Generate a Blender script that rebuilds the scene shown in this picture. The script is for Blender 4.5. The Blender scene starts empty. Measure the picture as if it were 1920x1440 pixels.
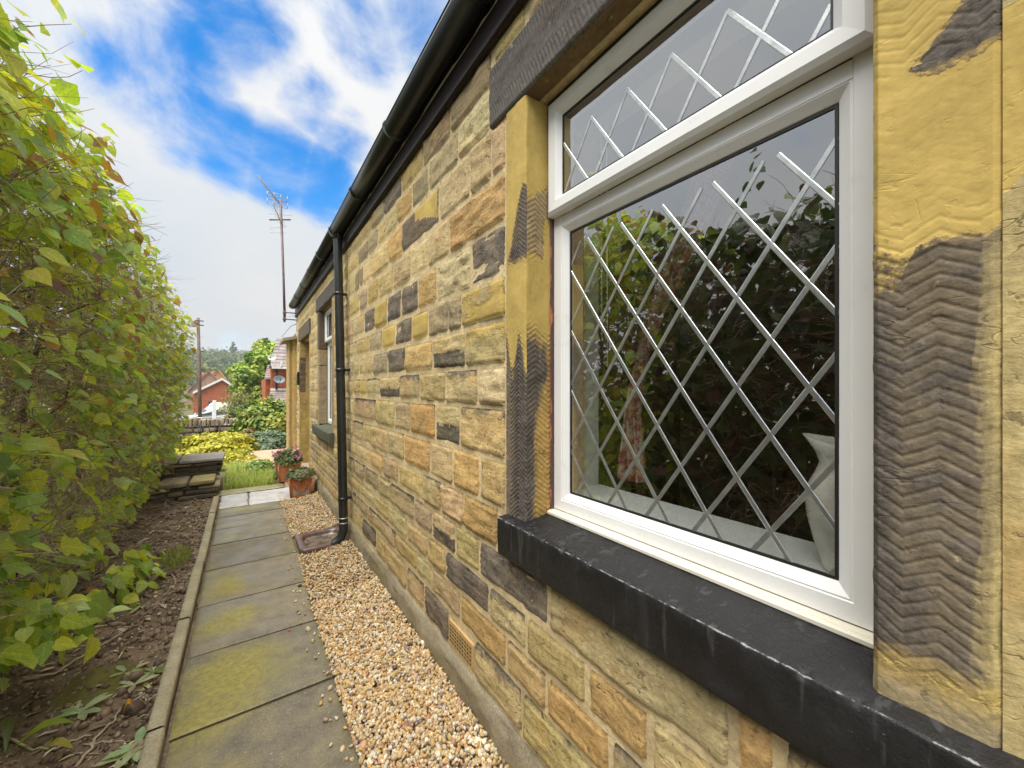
import bpy, math, random
import numpy as np
from mathutils import Vector, Matrix, noise as mn

SC = bpy.context.scene
COL = SC.collection
rnd = random.Random(7)
rng = np.random.default_rng(11)
R = math.radians

# ------------------------------------------------------------------ camera
CAM_H, CAM_D, F = 1.45, 0.8265, 720.0           # eye height, distance to the cottage wall, focal length in px (1920 wide)
TH = math.atan2(500, 720)
cd = bpy.data.cameras.new('camera')
cam = bpy.data.objects.new('camera', cd); COL.objects.link(cam)
cd.sensor_width = 36.0; cd.lens = F / 1920 * 36.0
cd.shift_y = 7 / 1920
cd.clip_start = 0.02; cd.clip_end = 3000
cam.location = (-CAM_D, 0, CAM_H)
cam.rotation_euler = (R(90), 0, -TH)
SC.camera = cam

# ------------------------------------------------------------------ light
SUN_EL, SUN_AZ = R(66), R(238)     # azimuth measured clockwise from +y: the sun stands over the hedge, a little behind
def ndir(px, py):
    u = (px - 960) / F; v = (727 - py) / F
    return Vector((math.sin(TH) + u * math.cos(TH), math.cos(TH) - u * math.sin(TH), v)).normalized()
w = bpy.data.worlds.new('World'); SC.world = w; w.use_nodes = True
nt = w.node_tree; nt.nodes.clear()
N = nt.nodes.new; L = nt.links.new
out = N('ShaderNodeOutputWorld')
sky = N('ShaderNodeTexSky'); sky.sky_type = 'NISHITA'; sky.sun_disc = False
sky.sun_elevation = SUN_EL; sky.sun_rotation = SUN_AZ; sky.ozone_density = 2.0; sky.dust_density = 0.3
hsv = N('ShaderNodeHueSaturation'); hsv.inputs['Saturation'].default_value = 1.48
L(sky.outputs[0], hsv.inputs['Color'])
bgs = N('ShaderNodeBackground'); bgs.inputs[1].default_value = 0.125
L(hsv.outputs[0], bgs.inputs[0])
tc = N('ShaderNodeTexCoord')
def vmath(op, a, b=None):
    n = N('ShaderNodeVectorMath'); n.operation = op
    L(a, n.inputs[0])
    if b is not None:
        if isinstance(b, (tuple, Vector)): n.inputs[1].default_value = tuple(b)
        else: L(b, n.inputs[1])
    return n
def fmath(op, a, b=0.0, clamp=False):
    n = N('ShaderNodeMath'); n.operation = op; n.use_clamp = clamp
    for i, x in enumerate((a, b)):
        if isinstance(x, (int, float)): n.inputs[i].default_value = x
        else: L(x, n.inputs[i])
    return n.outputs[0]
def smooth(x, a, b):
    n = N('ShaderNodeMapRange'); n.interpolation_type = 'SMOOTHSTEP'
    L(x, n.inputs[0]); n.inputs[1].default_value = a; n.inputs[2].default_value = b
    return n.outputs[0]
dirn = vmath('NORMALIZE', tc.outputs['Generated']).outputs[0]
stretch = vmath('MULTIPLY', dirn, (1, 1, 1.7)).outputs[0]
no1 = N('ShaderNodeTexNoise'); no1.inputs['Scale'].default_value = 3.6; no1.inputs['Detail'].default_value = 10; no1.inputs['Roughness'].default_value = .6
no1.inputs['Distortion'].default_value = .35
L(stretch, no1.inputs['Vector'])
no2 = N('ShaderNodeTexNoise'); no2.inputs['Scale'].default_value = 2.2; no2.inputs['Detail'].default_value = 5
L(vmath('ADD', stretch, (4.3, 1.1, 2.7)).outputs[0], no2.inputs['Vector'])
# breaks in the cloud: blue gaps ahead and others like them round the rest of the sky
gaps = [((300, 165), .13, 1), ((345, 215), .12, 1), ((420, 265), .11, 1), ((520, 305), .11, 1), ((610, 345), .10, .95), ((360, 120), .10, .9), ((450, 60), .12, .8), ((575, 190), .08, .7), ((800, 30), .13, .65), ((690, 70), .10, .55), ((640, 260), .08, .55), ((250, 60), .08, .5)]
acc = None
for (p, r, wt) in gaps:
    d = vmath('DOT_PRODUCT', dirn, ndir(*p)).outputs['Value']
    s = fmath('MULTIPLY', smooth(d, math.cos(r), math.cos(r * .15)), wt)
    acc = s if acc is None else fmath('MAXIMUM', acc, s)
for v in ((.5, -.8, .55), (-.75, -.3, .6), (.8, .35, .7), (-.2, .2, 1.0)):
    d = vmath('DOT_PRODUCT', dirn, Vector(v).normalized()).outputs['Value']
    s = fmath('MULTIPLY', smooth(d, math.cos(.3), math.cos(.05)), .8)
    acc = fmath('MAXIMUM', acc, s)
dens = fmath('SUBTRACT', fmath('ADD', no1.outputs['Fac'], .12), fmath('MULTIPLY', acc, .33))
cover = smooth(dens, .26, .60)
ramp = N('ShaderNodeMix'); ramp.data_type = 'RGBA'
L(smooth(no2.outputs['Fac'], .35, .68), ramp.inputs['Factor'])
ramp.inputs[6].default_value = (.84, .91, .985, 1); ramp.inputs[7].default_value = (1.0, 1.0, 1.0, 1)
bgc = N('ShaderNodeBackground'); L(ramp.outputs[2], bgc.inputs[0])
sepz = N('ShaderNodeSeparateXYZ'); L(dirn, sepz.inputs[0])      # overcast luminance: brighter towards the zenith
L(fmath('MULTIPLY', fmath('ADD', fmath('MULTIPLY', fmath('MAXIMUM', sepz.outputs[2], 0.0), 0.5), 1.0), 0.355), bgc.inputs[1])
mx = N('ShaderNodeMixShader')
L(cover, mx.inputs[0]); L(bgs.outputs[0], mx.inputs[1]); L(bgc.outputs[0], mx.inputs[2]); L(mx.outputs[0], out.inputs[0])

sd = bpy.data.lights.new('sun', 'SUN'); sun = bpy.data.objects.new('sun', sd); COL.objects.link(sun)
sd.energy = 3.4; sd.angle = R(60); sd.color = (1, .95, .86)
sdir = Vector((math.sin(SUN_AZ) * math.cos(SUN_EL), math.cos(SUN_AZ) * math.cos(SUN_EL), math.sin(SUN_EL)))
sun.rotation_euler = sdir.to_track_quat('Z', 'Y').to_euler(); sun.location = sdir * 30
SC.view_settings.view_transform = 'Standard'; SC.view_settings.look = 'None'
SC.view_settings.gamma = 1; SC.view_settings.use_curve_mapping = False
SC.view_settings.exposure = 1.05
SC.cycles.max_bounces = 8; SC.cycles.transparent_max_bounces = 16; SC.cycles.diffuse_bounces = 4

# ------------------------------------------------------------------ helpers
def at(px, py, y):
    """world point seen at photograph pixel (px, py) on the plane at distance y along the wall"""
    u = (px - 960) / F; v = (727 - py) / F
    a = math.sin(TH) + u * math.cos(TH); b = math.cos(TH) - u * math.sin(TH); t = y / b
    return Vector((a * t - CAM_D, y, CAM_H + v * t))
def wy(px, x=0.0):
    u = (px - 960) / F
    return (CAM_D + x) * (math.cos(TH) - u * math.sin(TH)) / (math.sin(TH) + u * math.cos(TH))
def proj(p):
    X, Y = p[0] + CAM_D, p[1]
    dep = X * math.sin(TH) + Y * math.cos(TH)
    if dep < .05: return None
    return 960 + F * (X * math.cos(TH) - Y * math.sin(TH)) / dep, 727 - F * (p[2] - CAM_H) / dep, dep

def tag(o, label=None, cat=None, group=None, kind=None):
    if label: o['label'] = label
    if cat: o['category'] = cat
    if group: o['group'] = group
    if kind: o['kind'] = kind
    return o
def link(o, parent=None):
    COL.objects.link(o)
    if parent is not None:
        o.parent = parent
        o.matrix_parent_inverse = WORLD[parent.name].inverted()
    WORLD[o.name] = Matrix.Identity(4)
    return o
WORLD = {}
def thing(name, loc, label, cat, group=None):
    o = bpy.data.objects.new(name, None); o.location = loc; o.empty_display_size = .1
    COL.objects.link(o); WORLD[o.name] = Matrix.Translation(Vector(loc))
    return tag(o, label, cat, group)
def copy_tree(o, parent=None, offset=None):
    c = o.copy(); COL.objects.link(c); WORLD[c.name] = WORLD.get(o.name, Matrix.Identity(4)).copy()
    if parent is not None: c.parent = parent
    for ch in list(o.children): copy_tree(ch, c)
    return c

class MB:
    """collects geometry for ONE mesh object; vertices carry colour and wear attributes"""
    def __init__(s): s.v = []; s.f = []; s.c = []; s.a = []; s.b = []; s.sm = []
    def add(s, vs, fs, col=(1, 1, 1), a=0.0, b=0.0, smooth=False):
        o = len(s.v); s.v += [tuple(v) for v in vs]
        n = len(vs)
        s.c += [tuple(c) for c in col] if (len(col) == n and n and hasattr(col[0], '__len__')) else [tuple(col)] * n
        s.a += list(a) if hasattr(a, '__len__') else [a] * n
        s.b += list(b) if hasattr(b, '__len__') else [b] * n
        s.f += [tuple(i + o for i in f) for f in fs]; s.sm += [smooth] * len(fs)
        return s
    def box(s, x0, x1, y0, y1, z0, z1, col=(1, 1, 1), **k):
        vs = [(x, y, z) for x in (x0, x1) for y in (y0, y1) for z in (z0, z1)]
        fs = [(0, 1, 3, 2), (4, 6, 7, 5), (0, 4, 5, 1), (2, 3, 7, 6), (0, 2, 6, 4), (1, 5, 7, 3)]
        return s.add(vs, fs, col, **k)
    def bbox(s, x0, x1, y0, y1, z0, z1, bev=.004, col=(1, 1, 1), jit=0, **k):
        """box with chamfered edges"""
        cx, cy, cz = (x0 + x1) / 2, (y0 + y1) / 2, (z0 + z1) / 2
        hx, hy, hz = (x1 - x0) / 2, (y1 - y0) / 2, (z1 - z0) / 2
        bev = min(bev, hx * .9, hy * .9, hz * .9)
        vs = []; idx = {}
        for sx in (-1, 1):
            for sy in (-1, 1):
                for sz in (-1, 1):
                    j = Vector((rnd.uniform(-jit, jit), rnd.uniform(-jit, jit), rnd.uniform(-jit, jit)))
                    for ax in range(3):
                        p = Vector((sx * (hx - (bev if ax != 0 else 0)), sy * (hy - (bev if ax != 1 else 0)), sz * (hz - (bev if ax != 2 else 0)))) + j
                        idx[(sx, sy, sz, ax)] = len(vs); vs.append((cx + p.x, cy + p.y, cz + p.z))
        fs = []
        def q(a, b, c, d): fs.append((idx[a], idx[b], idx[c], idx[d]))
        for ax in range(3):
            o1, o2 = [i for i in range(3) if i != ax]
            for sg in (-1, 1):
                def key(p1, p2):
                    t = [0, 0, 0]; t[ax] = sg; t[o1] = p1; t[o2] = p2; return (t[0], t[1], t[2], ax)
                q(key(-1, -1), key(1, -1), key(1, 1), key(-1, 1))
            for s1 in (-1, 1):
                for s2 in (-1, 1):
                    def key2(sa, which):
                        t = [0, 0, 0]; t[ax] = sa; t[o1] = s1; t[o2] = s2; return (t[0], t[1], t[2], which)
                    q(key2(-1, o1), key2(1, o1), key2(1, o2), key2(-1, o2))
        for sx in (-1, 1):
            for sy in (-1, 1):
                for sz in (-1, 1):
                    fs.append(tuple(idx[(sx, sy, sz, ax)] for ax in range(3)))
        return s.add(vs, fs, col, **k)
    def tube(s, pts, rad, n=8, col=(1, 1, 1), cap=True, smooth=True, **k):
        pts = [Vector(p) for p in pts]
        rads = rad if hasattr(rad, '__len__') else [rad] * len(pts)
        vs = []; up = None
        for i, p in enumerate(pts):
            d = (pts[min(i + 1, len(pts) - 1)] - pts[max(i - 1, 0)]).normalized()
            if up is None: up = Vector((0, 0, 1)) if abs(d.z) < .9 else Vector((1, 0, 0))
            sx = d.cross(up).normalized(); up = sx.cross(d).normalized()
            for j in range(n):
                a = 2 * math.pi * j / n
                vs.append(p + (sx * math.cos(a) + up * math.sin(a)) * rads[i])
        fs = []
        for i in range(len(pts) - 1):
            for j in range(n):
                fs.append((i * n + j, i * n + (j + 1) % n, (i + 1) * n + (j + 1) % n, (i + 1) * n + j))
        if cap and n > 2: fs += [tuple(range(n))[::-1], tuple(range((len(pts) - 1) * n, len(pts) * n))]
        return s.add(vs, fs, col, smooth=smooth, **k)
    def lathe(s, prof, c, n=24, col=(1, 1, 1), smooth=True, squash=None, **k):
        vs = []
        for (r, z) in prof:
            for j in range(n):
                a = 2 * math.pi * j / n
                vs.append((c[0] + r * math.cos(a), c[1] + r * math.sin(a), c[2] + z))
        if squash: vs = [squash(Vector(v)) for v in vs]
        fs = [(i * n + j, i * n + (j + 1) % n, (i + 1) * n + (j + 1) % n, (i + 1) * n + j) for i in range(len(prof) - 1) for j in range(n)]
        return s.add(vs, fs, col, smooth=smooth, **k)
    def grid(s, fn, nu, nv, col=(1, 1, 1), smooth=True, flip=False):
        """fn(u,v) -> (point[, a[, b[, col]]])"""
        vs = []; A = []; B = []; C = []
        for i in range(nu + 1):
            for j in range(nv + 1):
                r = fn(i / nu, j / nv)
                if isinstance(r, tuple) and len(r) > 1 and hasattr(r[0], '__len__'):
                    vs.append(r[0]); A.append(r[1]); B.append(r[2] if len(r) > 2 else 0.); C.append(r[3] if len(r) > 3 else col)
                else: vs.append(r); A.append(0.); B.append(0.); C.append(col)
        m = nv + 1
        fs = [(i * m + j, (i + 1) * m + j, (i + 1) * m + j + 1, i * m + j + 1) for i in range(nu) for j in range(nv)]
        if flip: fs = [f[::-1] for f in fs]
        return s.add(vs, fs, C, a=A, b=B, smooth=smooth)
    def prism(s, poly, ax, p0, p1, col=(1, 1, 1), **k):
        """poly in the two other axes, extruded along ax ('x','y','z')"""
        def mk(a, b, t): return {'x': (t, a, b), 'y': (a, t, b), 'z': (a, b, t)}[ax]
        n = len(poly)
        vs = [mk(a, b, p0) for a, b in poly] + [mk(a, b, p1) for a, b in poly]
        fs = [tuple(range(n))[::-1], tuple(range(n, 2 * n))] + [(i, (i + 1) % n, n + (i + 1) % n, n + i) for i in range(n)]
        return s.add(vs, fs, col, **k)
    def mesh(s, name):
        me = bpy.data.meshes.new(name); me.from_pydata(s.v, [], s.f)
        n = len(s.v)
        ca = me.attributes.new('col', 'FLOAT_COLOR', 'POINT')
        arr = np.ones((n, 4), np.float32); arr[:, :3] = np.array(s.c, np.float32).reshape(n, 3); ca.data.foreach_set('color', arr.ravel())
        for nm, dat in (('wear', s.a), ('coat', s.b)):
            t = me.attributes.new(nm, 'FLOAT', 'POINT'); t.data.foreach_set('value', np.array(dat, np.float32))
        me.polygons.foreach_set('use_smooth', np.array(s.sm, bool))
        me.validate(); me.update()
        return me
    def build(s, name, mat, parent=None, kind=None):
        me = s.mesh(name)
        if mat: me.materials.append(mat)
        o = bpy.data.objects.new(name, me); link(o, parent)
        if kind: o['kind'] = kind
        return o

def np_mesh(name, V, T, colors, mat, parent=None, kind=None, wear=None, smooth=True):
    """big joined mesh: V (n,3), T list of index arrays (m,k)"""
    me = bpy.data.meshes.new(name)
    n = len(V); me.vertices.add(n); me.vertices.foreach_set('co', np.asarray(V, np.float32).ravel())
    tot = sum(t.size for t in T); npoly = sum(len(t) for t in T)
    me.loops.add(tot); me.loops.foreach_set('vertex_index', np.concatenate([t.ravel() for t in T]).astype(np.int32))
    sizes = np.concatenate([np.full(len(t), t.shape[1]) for t in T])
    me.polygons.add(npoly)
    me.polygons.foreach_set('loop_start', np.concatenate([[0], np.cumsum(sizes)[:-1]]).astype(np.int32))
    me.polygons.foreach_set('use_smooth', np.full(npoly, smooth))
    ca = me.attributes.new('col', 'FLOAT_COLOR', 'POINT')
    arr = np.ones((n, 4), np.float32); arr[:, :3] = colors; ca.data.foreach_set('color', arr.ravel())
    if wear is not None:
        t = me.attributes.new('wear', 'FLOAT', 'POINT'); t.data.foreach_set('value', np.asarray(wear, np.float32))
    me.update(calc_edges=True); me.validate()
    if mat: me.materials.append(mat)
    o = bpy.data.objects.new(name, me); link(o, parent)
    if kind: o['kind'] = kind
    return o
def instance_np(tv, tf, pos, mats, cols, twear=None):
    """replicate a template (tv, tf tri/quad lists) -> V, [T], C, W"""
    k = len(tv); n = len(pos)
    V = np.einsum('nij,kj->nki', mats, tv) + pos[:, None, :]
    off = (np.arange(n) * k)[:, None, None]
    T = [(np.array(t)[None] + off).reshape(-1, len(t[0])) for t in tf]
    C = np.repeat(cols, k, axis=0)
    W = np.tile(twear, n) if twear is not None else None
    return V.reshape(-1, 3), T, C, W
def join_np(parts):
    V = []; T = []; C = []; W = []; o = 0
    for (v, t, c, wv) in parts:
        V.append(v); T += [x + o for x in t]; C.append(c); W.append(wv if wv is not None else np.zeros(len(v))); o += len(v)
    return np.concatenate(V), T, np.concatenate(C), np.concatenate(W)
def fbm(x, y, z, o=4):
    s = 0; a = .5; f = 1
    for _ in range(o):
        s += a * mn.noise((x * f, y * f, z * f)); a *= .5; f *= 2.03
    return s

# ------------------------------------------------------------------ materials
class NB:
    def __init__(s, name):
        s.m = bpy.data.materials.new(name); s.m.use_nodes = True; s.t = s.m.node_tree; s.t.nodes.clear()
        s.out = s.n('ShaderNodeOutputMaterial'); s.p = s.n('ShaderNodeBsdfPrincipled'); s.l(s.p.outputs[0], s.out.inputs[0])
        s.tc = s.n('ShaderNodeTexCoord'); s.pos = s.tc.outputs['Object']
    def n(s, t): return s.t.nodes.new(t)
    def l(s, a, b): s.t.links.new(a, b)
    def put(s, x, sock):
        if isinstance(x, (int, float)): sock.default_value = x
        elif isinstance(x, tuple): sock.default_value = x if len(x) == 4 or sock.type == 'VECTOR' else (*x, 1)
        else: s.l(x, sock)
    def attr(s, nm, fac=False):
        a = s.n('ShaderNodeAttribute'); a.attribute_name = nm; return a.outputs['Fac' if fac else 'Color']
    def noise(s, scale, detail=5, rough=.55, vec=None, stretch=None, dist=0, col=False):
        n = s.n('ShaderNodeTexNoise'); n.inputs['Scale'].default_value = scale; n.inputs['Detail'].default_value = detail
        n.inputs['Roughness'].default_value = rough; n.inputs['Distortion'].default_value = dist
        v = vec or s.pos
        if stretch:
            mp = s.n('ShaderNodeVectorMath'); mp.operation = 'MULTIPLY'; s.l(v, mp.inputs[0]); mp.inputs[1].default_value = stretch; v = mp.outputs[0]
        s.l(v, n.inputs['Vector']); return n.outputs['Color' if col else 'Fac']
    def math(s, op, a, b=0., clamp=False):
        n = s.n('ShaderNodeMath'); n.operation = op; n.use_clamp = clamp
        s.put(a, n.inputs[0]); s.put(b, n.inputs[1]); return n.outputs[0]
    def ss(s, x, a, b, lo=0., hi=1.):
        n = s.n('ShaderNodeMapRange'); n.interpolation_type = 'SMOOTHSTEP'; s.put(x, n.inputs[0])
        n.inputs[1].default_value = a; n.inputs[2].default_value = b; n.inputs[3].default_value = lo; n.inputs[4].default_value = hi; return n.outputs[0]
    def mr(s, x, a, b, lo=0., hi=1.):
        n = s.n('ShaderNodeMapRange'); s.put(x, n.inputs[0])
        n.inputs[1].default_value = a; n.inputs[2].default_value = b; n.inputs[3].default_value = lo; n.inputs[4].default_value = hi; return n.outputs[0]
    def mix(s, f, a, b, mode='MIX'):
        n = s.n('ShaderNodeMix'); n.data_type = 'RGBA'; n.blend_type = mode
        s.put(f, n.inputs['Factor']); s.put(a, n.inputs[6]); s.put(b, n.inputs[7]); return n.outputs[2]
    def scale(s, c, f):
        n = s.n('ShaderNodeVectorMath'); n.operation = 'SCALE'; s.put(c, n.inputs[0]); s.put(f, n.inputs['Scale']); return n.outputs[0]
    def bump(s, h, strength=.5, dist=.01):
        b = s.n('ShaderNodeBump'); b.inputs['Strength'].default_value = strength; b.inputs['Distance'].default_value = dist
        s.l(h, b.inputs['Height']); s.l(b.outputs[0], s.p.inputs['Normal']); return b
    def fin(s, col, rough=.8, metal=0., spec=.4):
        s.put(col, s.p.inputs['Base Color']); s.put(rough, s.p.inputs['Roughness']); s.p.inputs['Metallic'].default_value = metal
        s.p.inputs['Specular IOR Level'].default_value = spec; return s.m
def simple(name, col=None, rough=.6, var=.25, nscale=8, bump=.2, bscale=60, bdist=.004, metal=0., spec=.4, detail=6):
    b = NB(name)
    base = b.attr('col') if col is None else col
    n = b.noise(nscale, detail)
    c = b.scale(base, b.mr(n, .25, .75, 1 - var, 1 + var))
    if bump: b.bump(b.noise(bscale, 5, .6), bump, bdist)
    return b.fin(c, rough, metal, spec)
MT = {}
def stone_material(name, grain=1.0, paintcol=(.55, .395, .12)):
    b = NB(name)
    oi = b.n('ShaderNodeObjectInfo'); sh = b.n('ShaderNodeVectorMath'); sh.operation = 'SCALE'; sh.inputs[0].default_value = (31., 17., 23.); b.l(oi.outputs['Random'], sh.inputs['Scale'])
    ad = b.n('ShaderNodeVectorMath'); ad.operation = 'ADD'; b.l(b.pos, ad.inputs[0]); b.l(sh.outputs[0], ad.inputs[1]); b.pos = ad.outputs[0]   # every block has its own grain
    n1 = b.noise(3.3, 5); n2 = b.noise(13, 8, .68); n3 = b.noise(70, 6, .7); n4 = b.noise(9, 7, .6, stretch=(1, 1, 4.5))
    pit = b.noise(38, 4, .6)
    base = b.scale(b.attr('col'), b.mr(b.math('ADD', b.math('MULTIPLY', n2, .65), b.math('MULTIPLY', n4, .35)), .25, .75, .66, 1.36))
    base = b.mix(b.ss(n1, .52, .70, 0, .42), base, b.mix(1., base, (1.14, .84, .55), 'MULTIPLY'))
    base = b.mix(b.ss(b.noise(6.5, 6, .62, dist=.4), .50, .68, 0, .5), base, b.scale(base, .72))
    base = b.scale(base, b.mr(n3, .3, .7, .74, 1.22))
    base = b.mix(b.ss(pit, .63, .70, 0, .55), base, (.09, .065, .04))
    ck = b.math('ABSOLUTE', b.math('SUBTRACT', b.noise(8, 3, .5, stretch=(1, 1, 2.6), dist=.9), .5))
    crack = b.math('MULTIPLY', b.ss(ck, .014, .002), b.ss(b.noise(5.5, 2), .50, .60))
    base = b.mix(b.math('MULTIPLY', crack, .5), base, (.05, .036, .022))
    base = b.mix(b.ss(b.noise(24, 5, .65), .64, .70, 0, .5), base, (.60, .50, .32))
    sm = b.ss(b.math('ADD', b.attr('wear', True), b.math('MULTIPLY', b.math('SUBTRACT', b.math('ADD', b.math('MULTIPLY', n2, .7), b.math('MULTIPLY', n4, .4)), .55), 2.1)), .34, .84)
    soot = b.scale(b.scale((.074, .064, .056), b.mr(n3, .3, .7, .5, 1.6)), b.mr(n4, .3, .7, .6, 1.6))
    base = b.mix(b.math('MULTIPLY', sm, .90), base, soot)
    pm = b.ss(b.math('ADD', b.attr('coat', True), b.math('MULTIPLY', b.math('SUBTRACT', b.math('ADD', b.math('MULTIPLY', n2, .6), b.math('MULTIPLY', n3, .4)), .5), 1.1)), .40, .60)
    pn = b.noise(5, 5)
    base = b.mix(pm, base, b.scale(paintcol, b.mr(b.math('ADD', b.math('MULTIPLY', pn, .55), b.math('ADD', b.math('MULTIPLY', n3, .25), b.math('MULTIPLY', n2, .2))), .34, .66, .66, 1.15)))
    hh = b.math('ADD', b.math('ADD', b.math('MULTIPLY', n2, 1.0), b.math('MULTIPLY', n3, .45)), b.math('MULTIPLY', n4, .8))
    hh = b.math('SUBTRACT', hh, b.math('MULTIPLY', crack, .5))
    hh = b.math('SUBTRACT', hh, b.math('MULTIPLY', b.ss(pit, .60, .70), .35))
    hh = b.math('MULTIPLY', hh, b.mr(pm, 0, 1, 1, .28))
    b.bump(hh, .66 * grain, .013)
    return b.fin(base, .88, 0, .25)
MT['stone'] = stone_material('sandstone')
MT['dressed'] = stone_material('dressed_sandstone', .5)
MT['drystone'] = stone_material('dry_stone')
def mk_mortar():
    b = NB('mortar'); n = b.noise(6, 6); n2 = b.noise(55, 6, .7)
    c = b.scale((.66, .52, .30), b.mr(n, .3, .7, .72, 1.2)); c = b.scale(c, b.mr(n2, .3, .7, .75, 1.2))
    c = b.mix(b.ss(b.noise(15, 6, .7), .60, .70, 0, .6), c, (.16, .12, .07))
    b.bump(b.math('ADD', n2, b.noise(18, 4)), .6, .008); return b.fin(c, .92, 0, .2)
MT['mortar'] = mk_mortar()
def mk_concrete(name, col, moss, mossamt=.5, wet=False):
    b = NB(name); n = b.noise(1.7, 6, .6); n2 = b.noise(120, 4, .7); n3 = b.noise(9, 7, .65)
    c = b.scale(b.attr('col'), b.mr(n3, .25, .75, .68, 1.28)); c = b.scale(c, b.mr(n2, .3, .7, .66, 1.3))
    mm = b.math('ADD', b.attr('wear', True), b.math('MULTIPLY', b.math('SUBTRACT', b.math('ADD', b.math('MULTIPLY', n, .6), b.math('MULTIPLY', n3, .4)), .5), 1.9))
    c = b.mix(b.ss(mm, .2, 1.0, 0, mossamt), c, b.scale(moss, b.mr(b.noise(40, 5), .3, .7, .7, 1.3)))
    c = b.mix(b.ss(b.noise(95, 3, .5), .63, .70, 0, .5), c, (.42, .37, .27))
    b.bump(b.math('ADD', b.math('MULTIPLY', n2, .5), n3), .6, .005)
    r = b.ss(b.noise(2.6, 3), .4, .62, .28 if wet else .55, .75) if wet else .8
    return b.fin(c, r, 0, .45)
MT['slab'] = mk_concrete('paving_concrete', None, (.27, .235, .045), .8, True)
MT['kerb'] = mk_concrete('kerb_concrete', None, (.22, .2, .05), .5)
MT['flag'] = mk_concrete('york_flag', None, (.3, .28, .1), .4, True)
def mk_soil():
    b = NB('soil'); n = b.noise(5, 7, .65); n2 = b.noise(45, 6, .75); n3 = b.noise(160, 3)
    c = b.mix(b.mr(n, .3, .7), (.085, .058, .04), (.29, .215, .145)); c = b.scale(c, b.mr(n2, .3, .7, .5, 1.5))
    c = b.mix(b.ss(n3, .66, .72, 0, .5), c, (.35, .27, .18))
    c = b.mix(b.math('MULTIPLY', b.attr('wear', True), b.ss(n2, .4, .55)), c, (.15, .15, .02))
    b.bump(b.math('ADD', n2, b.math('MULTIPLY', n3, .3)), .8, .02); return b.fin(c, .95, 0, .2)
MT['soil'] = mk_soil()
MT['gravel'] = simple('pebble', None, .55, .18, 60, .15, 220, .002, spec=.4)
MT['gravel_bed'] = simple('gravel_fines', (.2, .14, .08), .9, .5, 60, .6, 160, .01)
def mk_leaf(name, trans=.35, veins=True, rough=.42):
    b = NB(name)
    c = b.scale(b.attr('col'), b.mr(b.noise(14, 4), .3, .7, .78, 1.22))
    if veins: c = b.mix(b.ss(b.attr('wear', True), .8, 1.0, 0, .45), c, b.mix(1., c, (1.5, 1.4, 1.6), 'MULTIPLY'))
    b.put(c, b.p.inputs['Base Color']); b.p.inputs['Roughness'].default_value = rough; b.p.inputs['Specular IOR Level'].default_value = .45
    t = b.n('ShaderNodeBsdfTranslucent'); b.l(b.mix(1., c, (1.12, 1.25, .6), 'MULTIPLY'), t.inputs[0])
    mxs = b.n('ShaderNodeMixShader'); mxs.inputs[0].default_value = trans
    b.l(b.p.outputs[0], mxs.inputs[1]); b.l(t.outputs[0], mxs.inputs[2]); b.l(mxs.outputs[0], b.out.inputs[0])
    b.bump(b.noise(90, 3), .15, .003)
    return b.m
MT['leaf'] = mk_leaf('hedge_leaf', .5)
MT['foliage'] = mk_leaf('foliage', .25, False, .55)
MT['grass'] = mk_leaf('grass_blade', .3, False, .5)
MT['twig'] = simple('twig_bark', None, .85, .35, 20, .4, 120, .003)
MT['bark'] = simple('bark', (.12, .085, .055), .9, .4, 12, .8, 40, .02)
MT['black_plastic'] = simple('black_plastic', (.018, .019, .018), .28, .35, 9, .12, 14, .004, spec=.5)
MT['fascia'] = simple('fascia_paint', (.020, .011, .012), .45, .4, 6, .2, 40, .003)
MT['gap_glint'] = simple('sky_glint', (.6, .58, .58), .6, .3, 10, .2)  # pale colour standing in for sky light along the gutter gap
MT['upvc'] = (lambda b: (b.bump(b.noise(4, 3), .04, .004), b.fin(b.mix(b.ss(b.noise(11, 7, .68), .56, .74, 0, .22), b.scale((.80, .80, .785), b.mr(b.noise(2.5, 4), .3, .7, .93, 1.03)), (.42, .40, .34)), b.mr(b.noise(9, 4), .3, .7, .26, .46), 0, .45))[1])(NB('white_upvc'))
MT['upvc_cream'] = simple('cream_trim', (.70, .66, .55), .5, .12, 8, .1, 60, .002)
MT['gasket'] = simple('black_gasket', (.02, .02, .02), .5, .1, 5, 0)
MT['lead'] = simple('lead_came', (.58, .60, .59), .30, .25, 30, .2, 90, .0015, metal=.85)
def mk_sill():
    b = NB('black_sill_paint'); n = b.noise(12, 7, .65); n2 = b.noise(7, 6, .6, stretch=(1, 5, .25)); n3 = b.noise(90, 5, .7)
    c = b.scale((.012, .012, .013), b.mr(n, .3, .7, .6, 1.5))
    c = b.mix(b.ss(n2, .56, .72, 0, .5), c, (.035, .035, .037))
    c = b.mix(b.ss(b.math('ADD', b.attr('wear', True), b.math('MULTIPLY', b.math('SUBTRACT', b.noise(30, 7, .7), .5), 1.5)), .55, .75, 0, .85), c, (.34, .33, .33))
    c = b.mix(b.ss(n3, .67, .73, 0, .5), c, (.20, .20, .20))
    c = b.mix(b.ss(b.noise(26, 3, .5, stretch=(1, 1.6, .18)), .60, .70, 0, .38), c, (.085, .085, .09))
    b.bump(b.math('ADD', n, b.math('MULTIPLY', n3, .6)), .7, .007)
    return b.fin(c, b.mr(n, .3, .7, .38, .62), 0, .4)
MT['sill'] = mk_sill()
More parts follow.
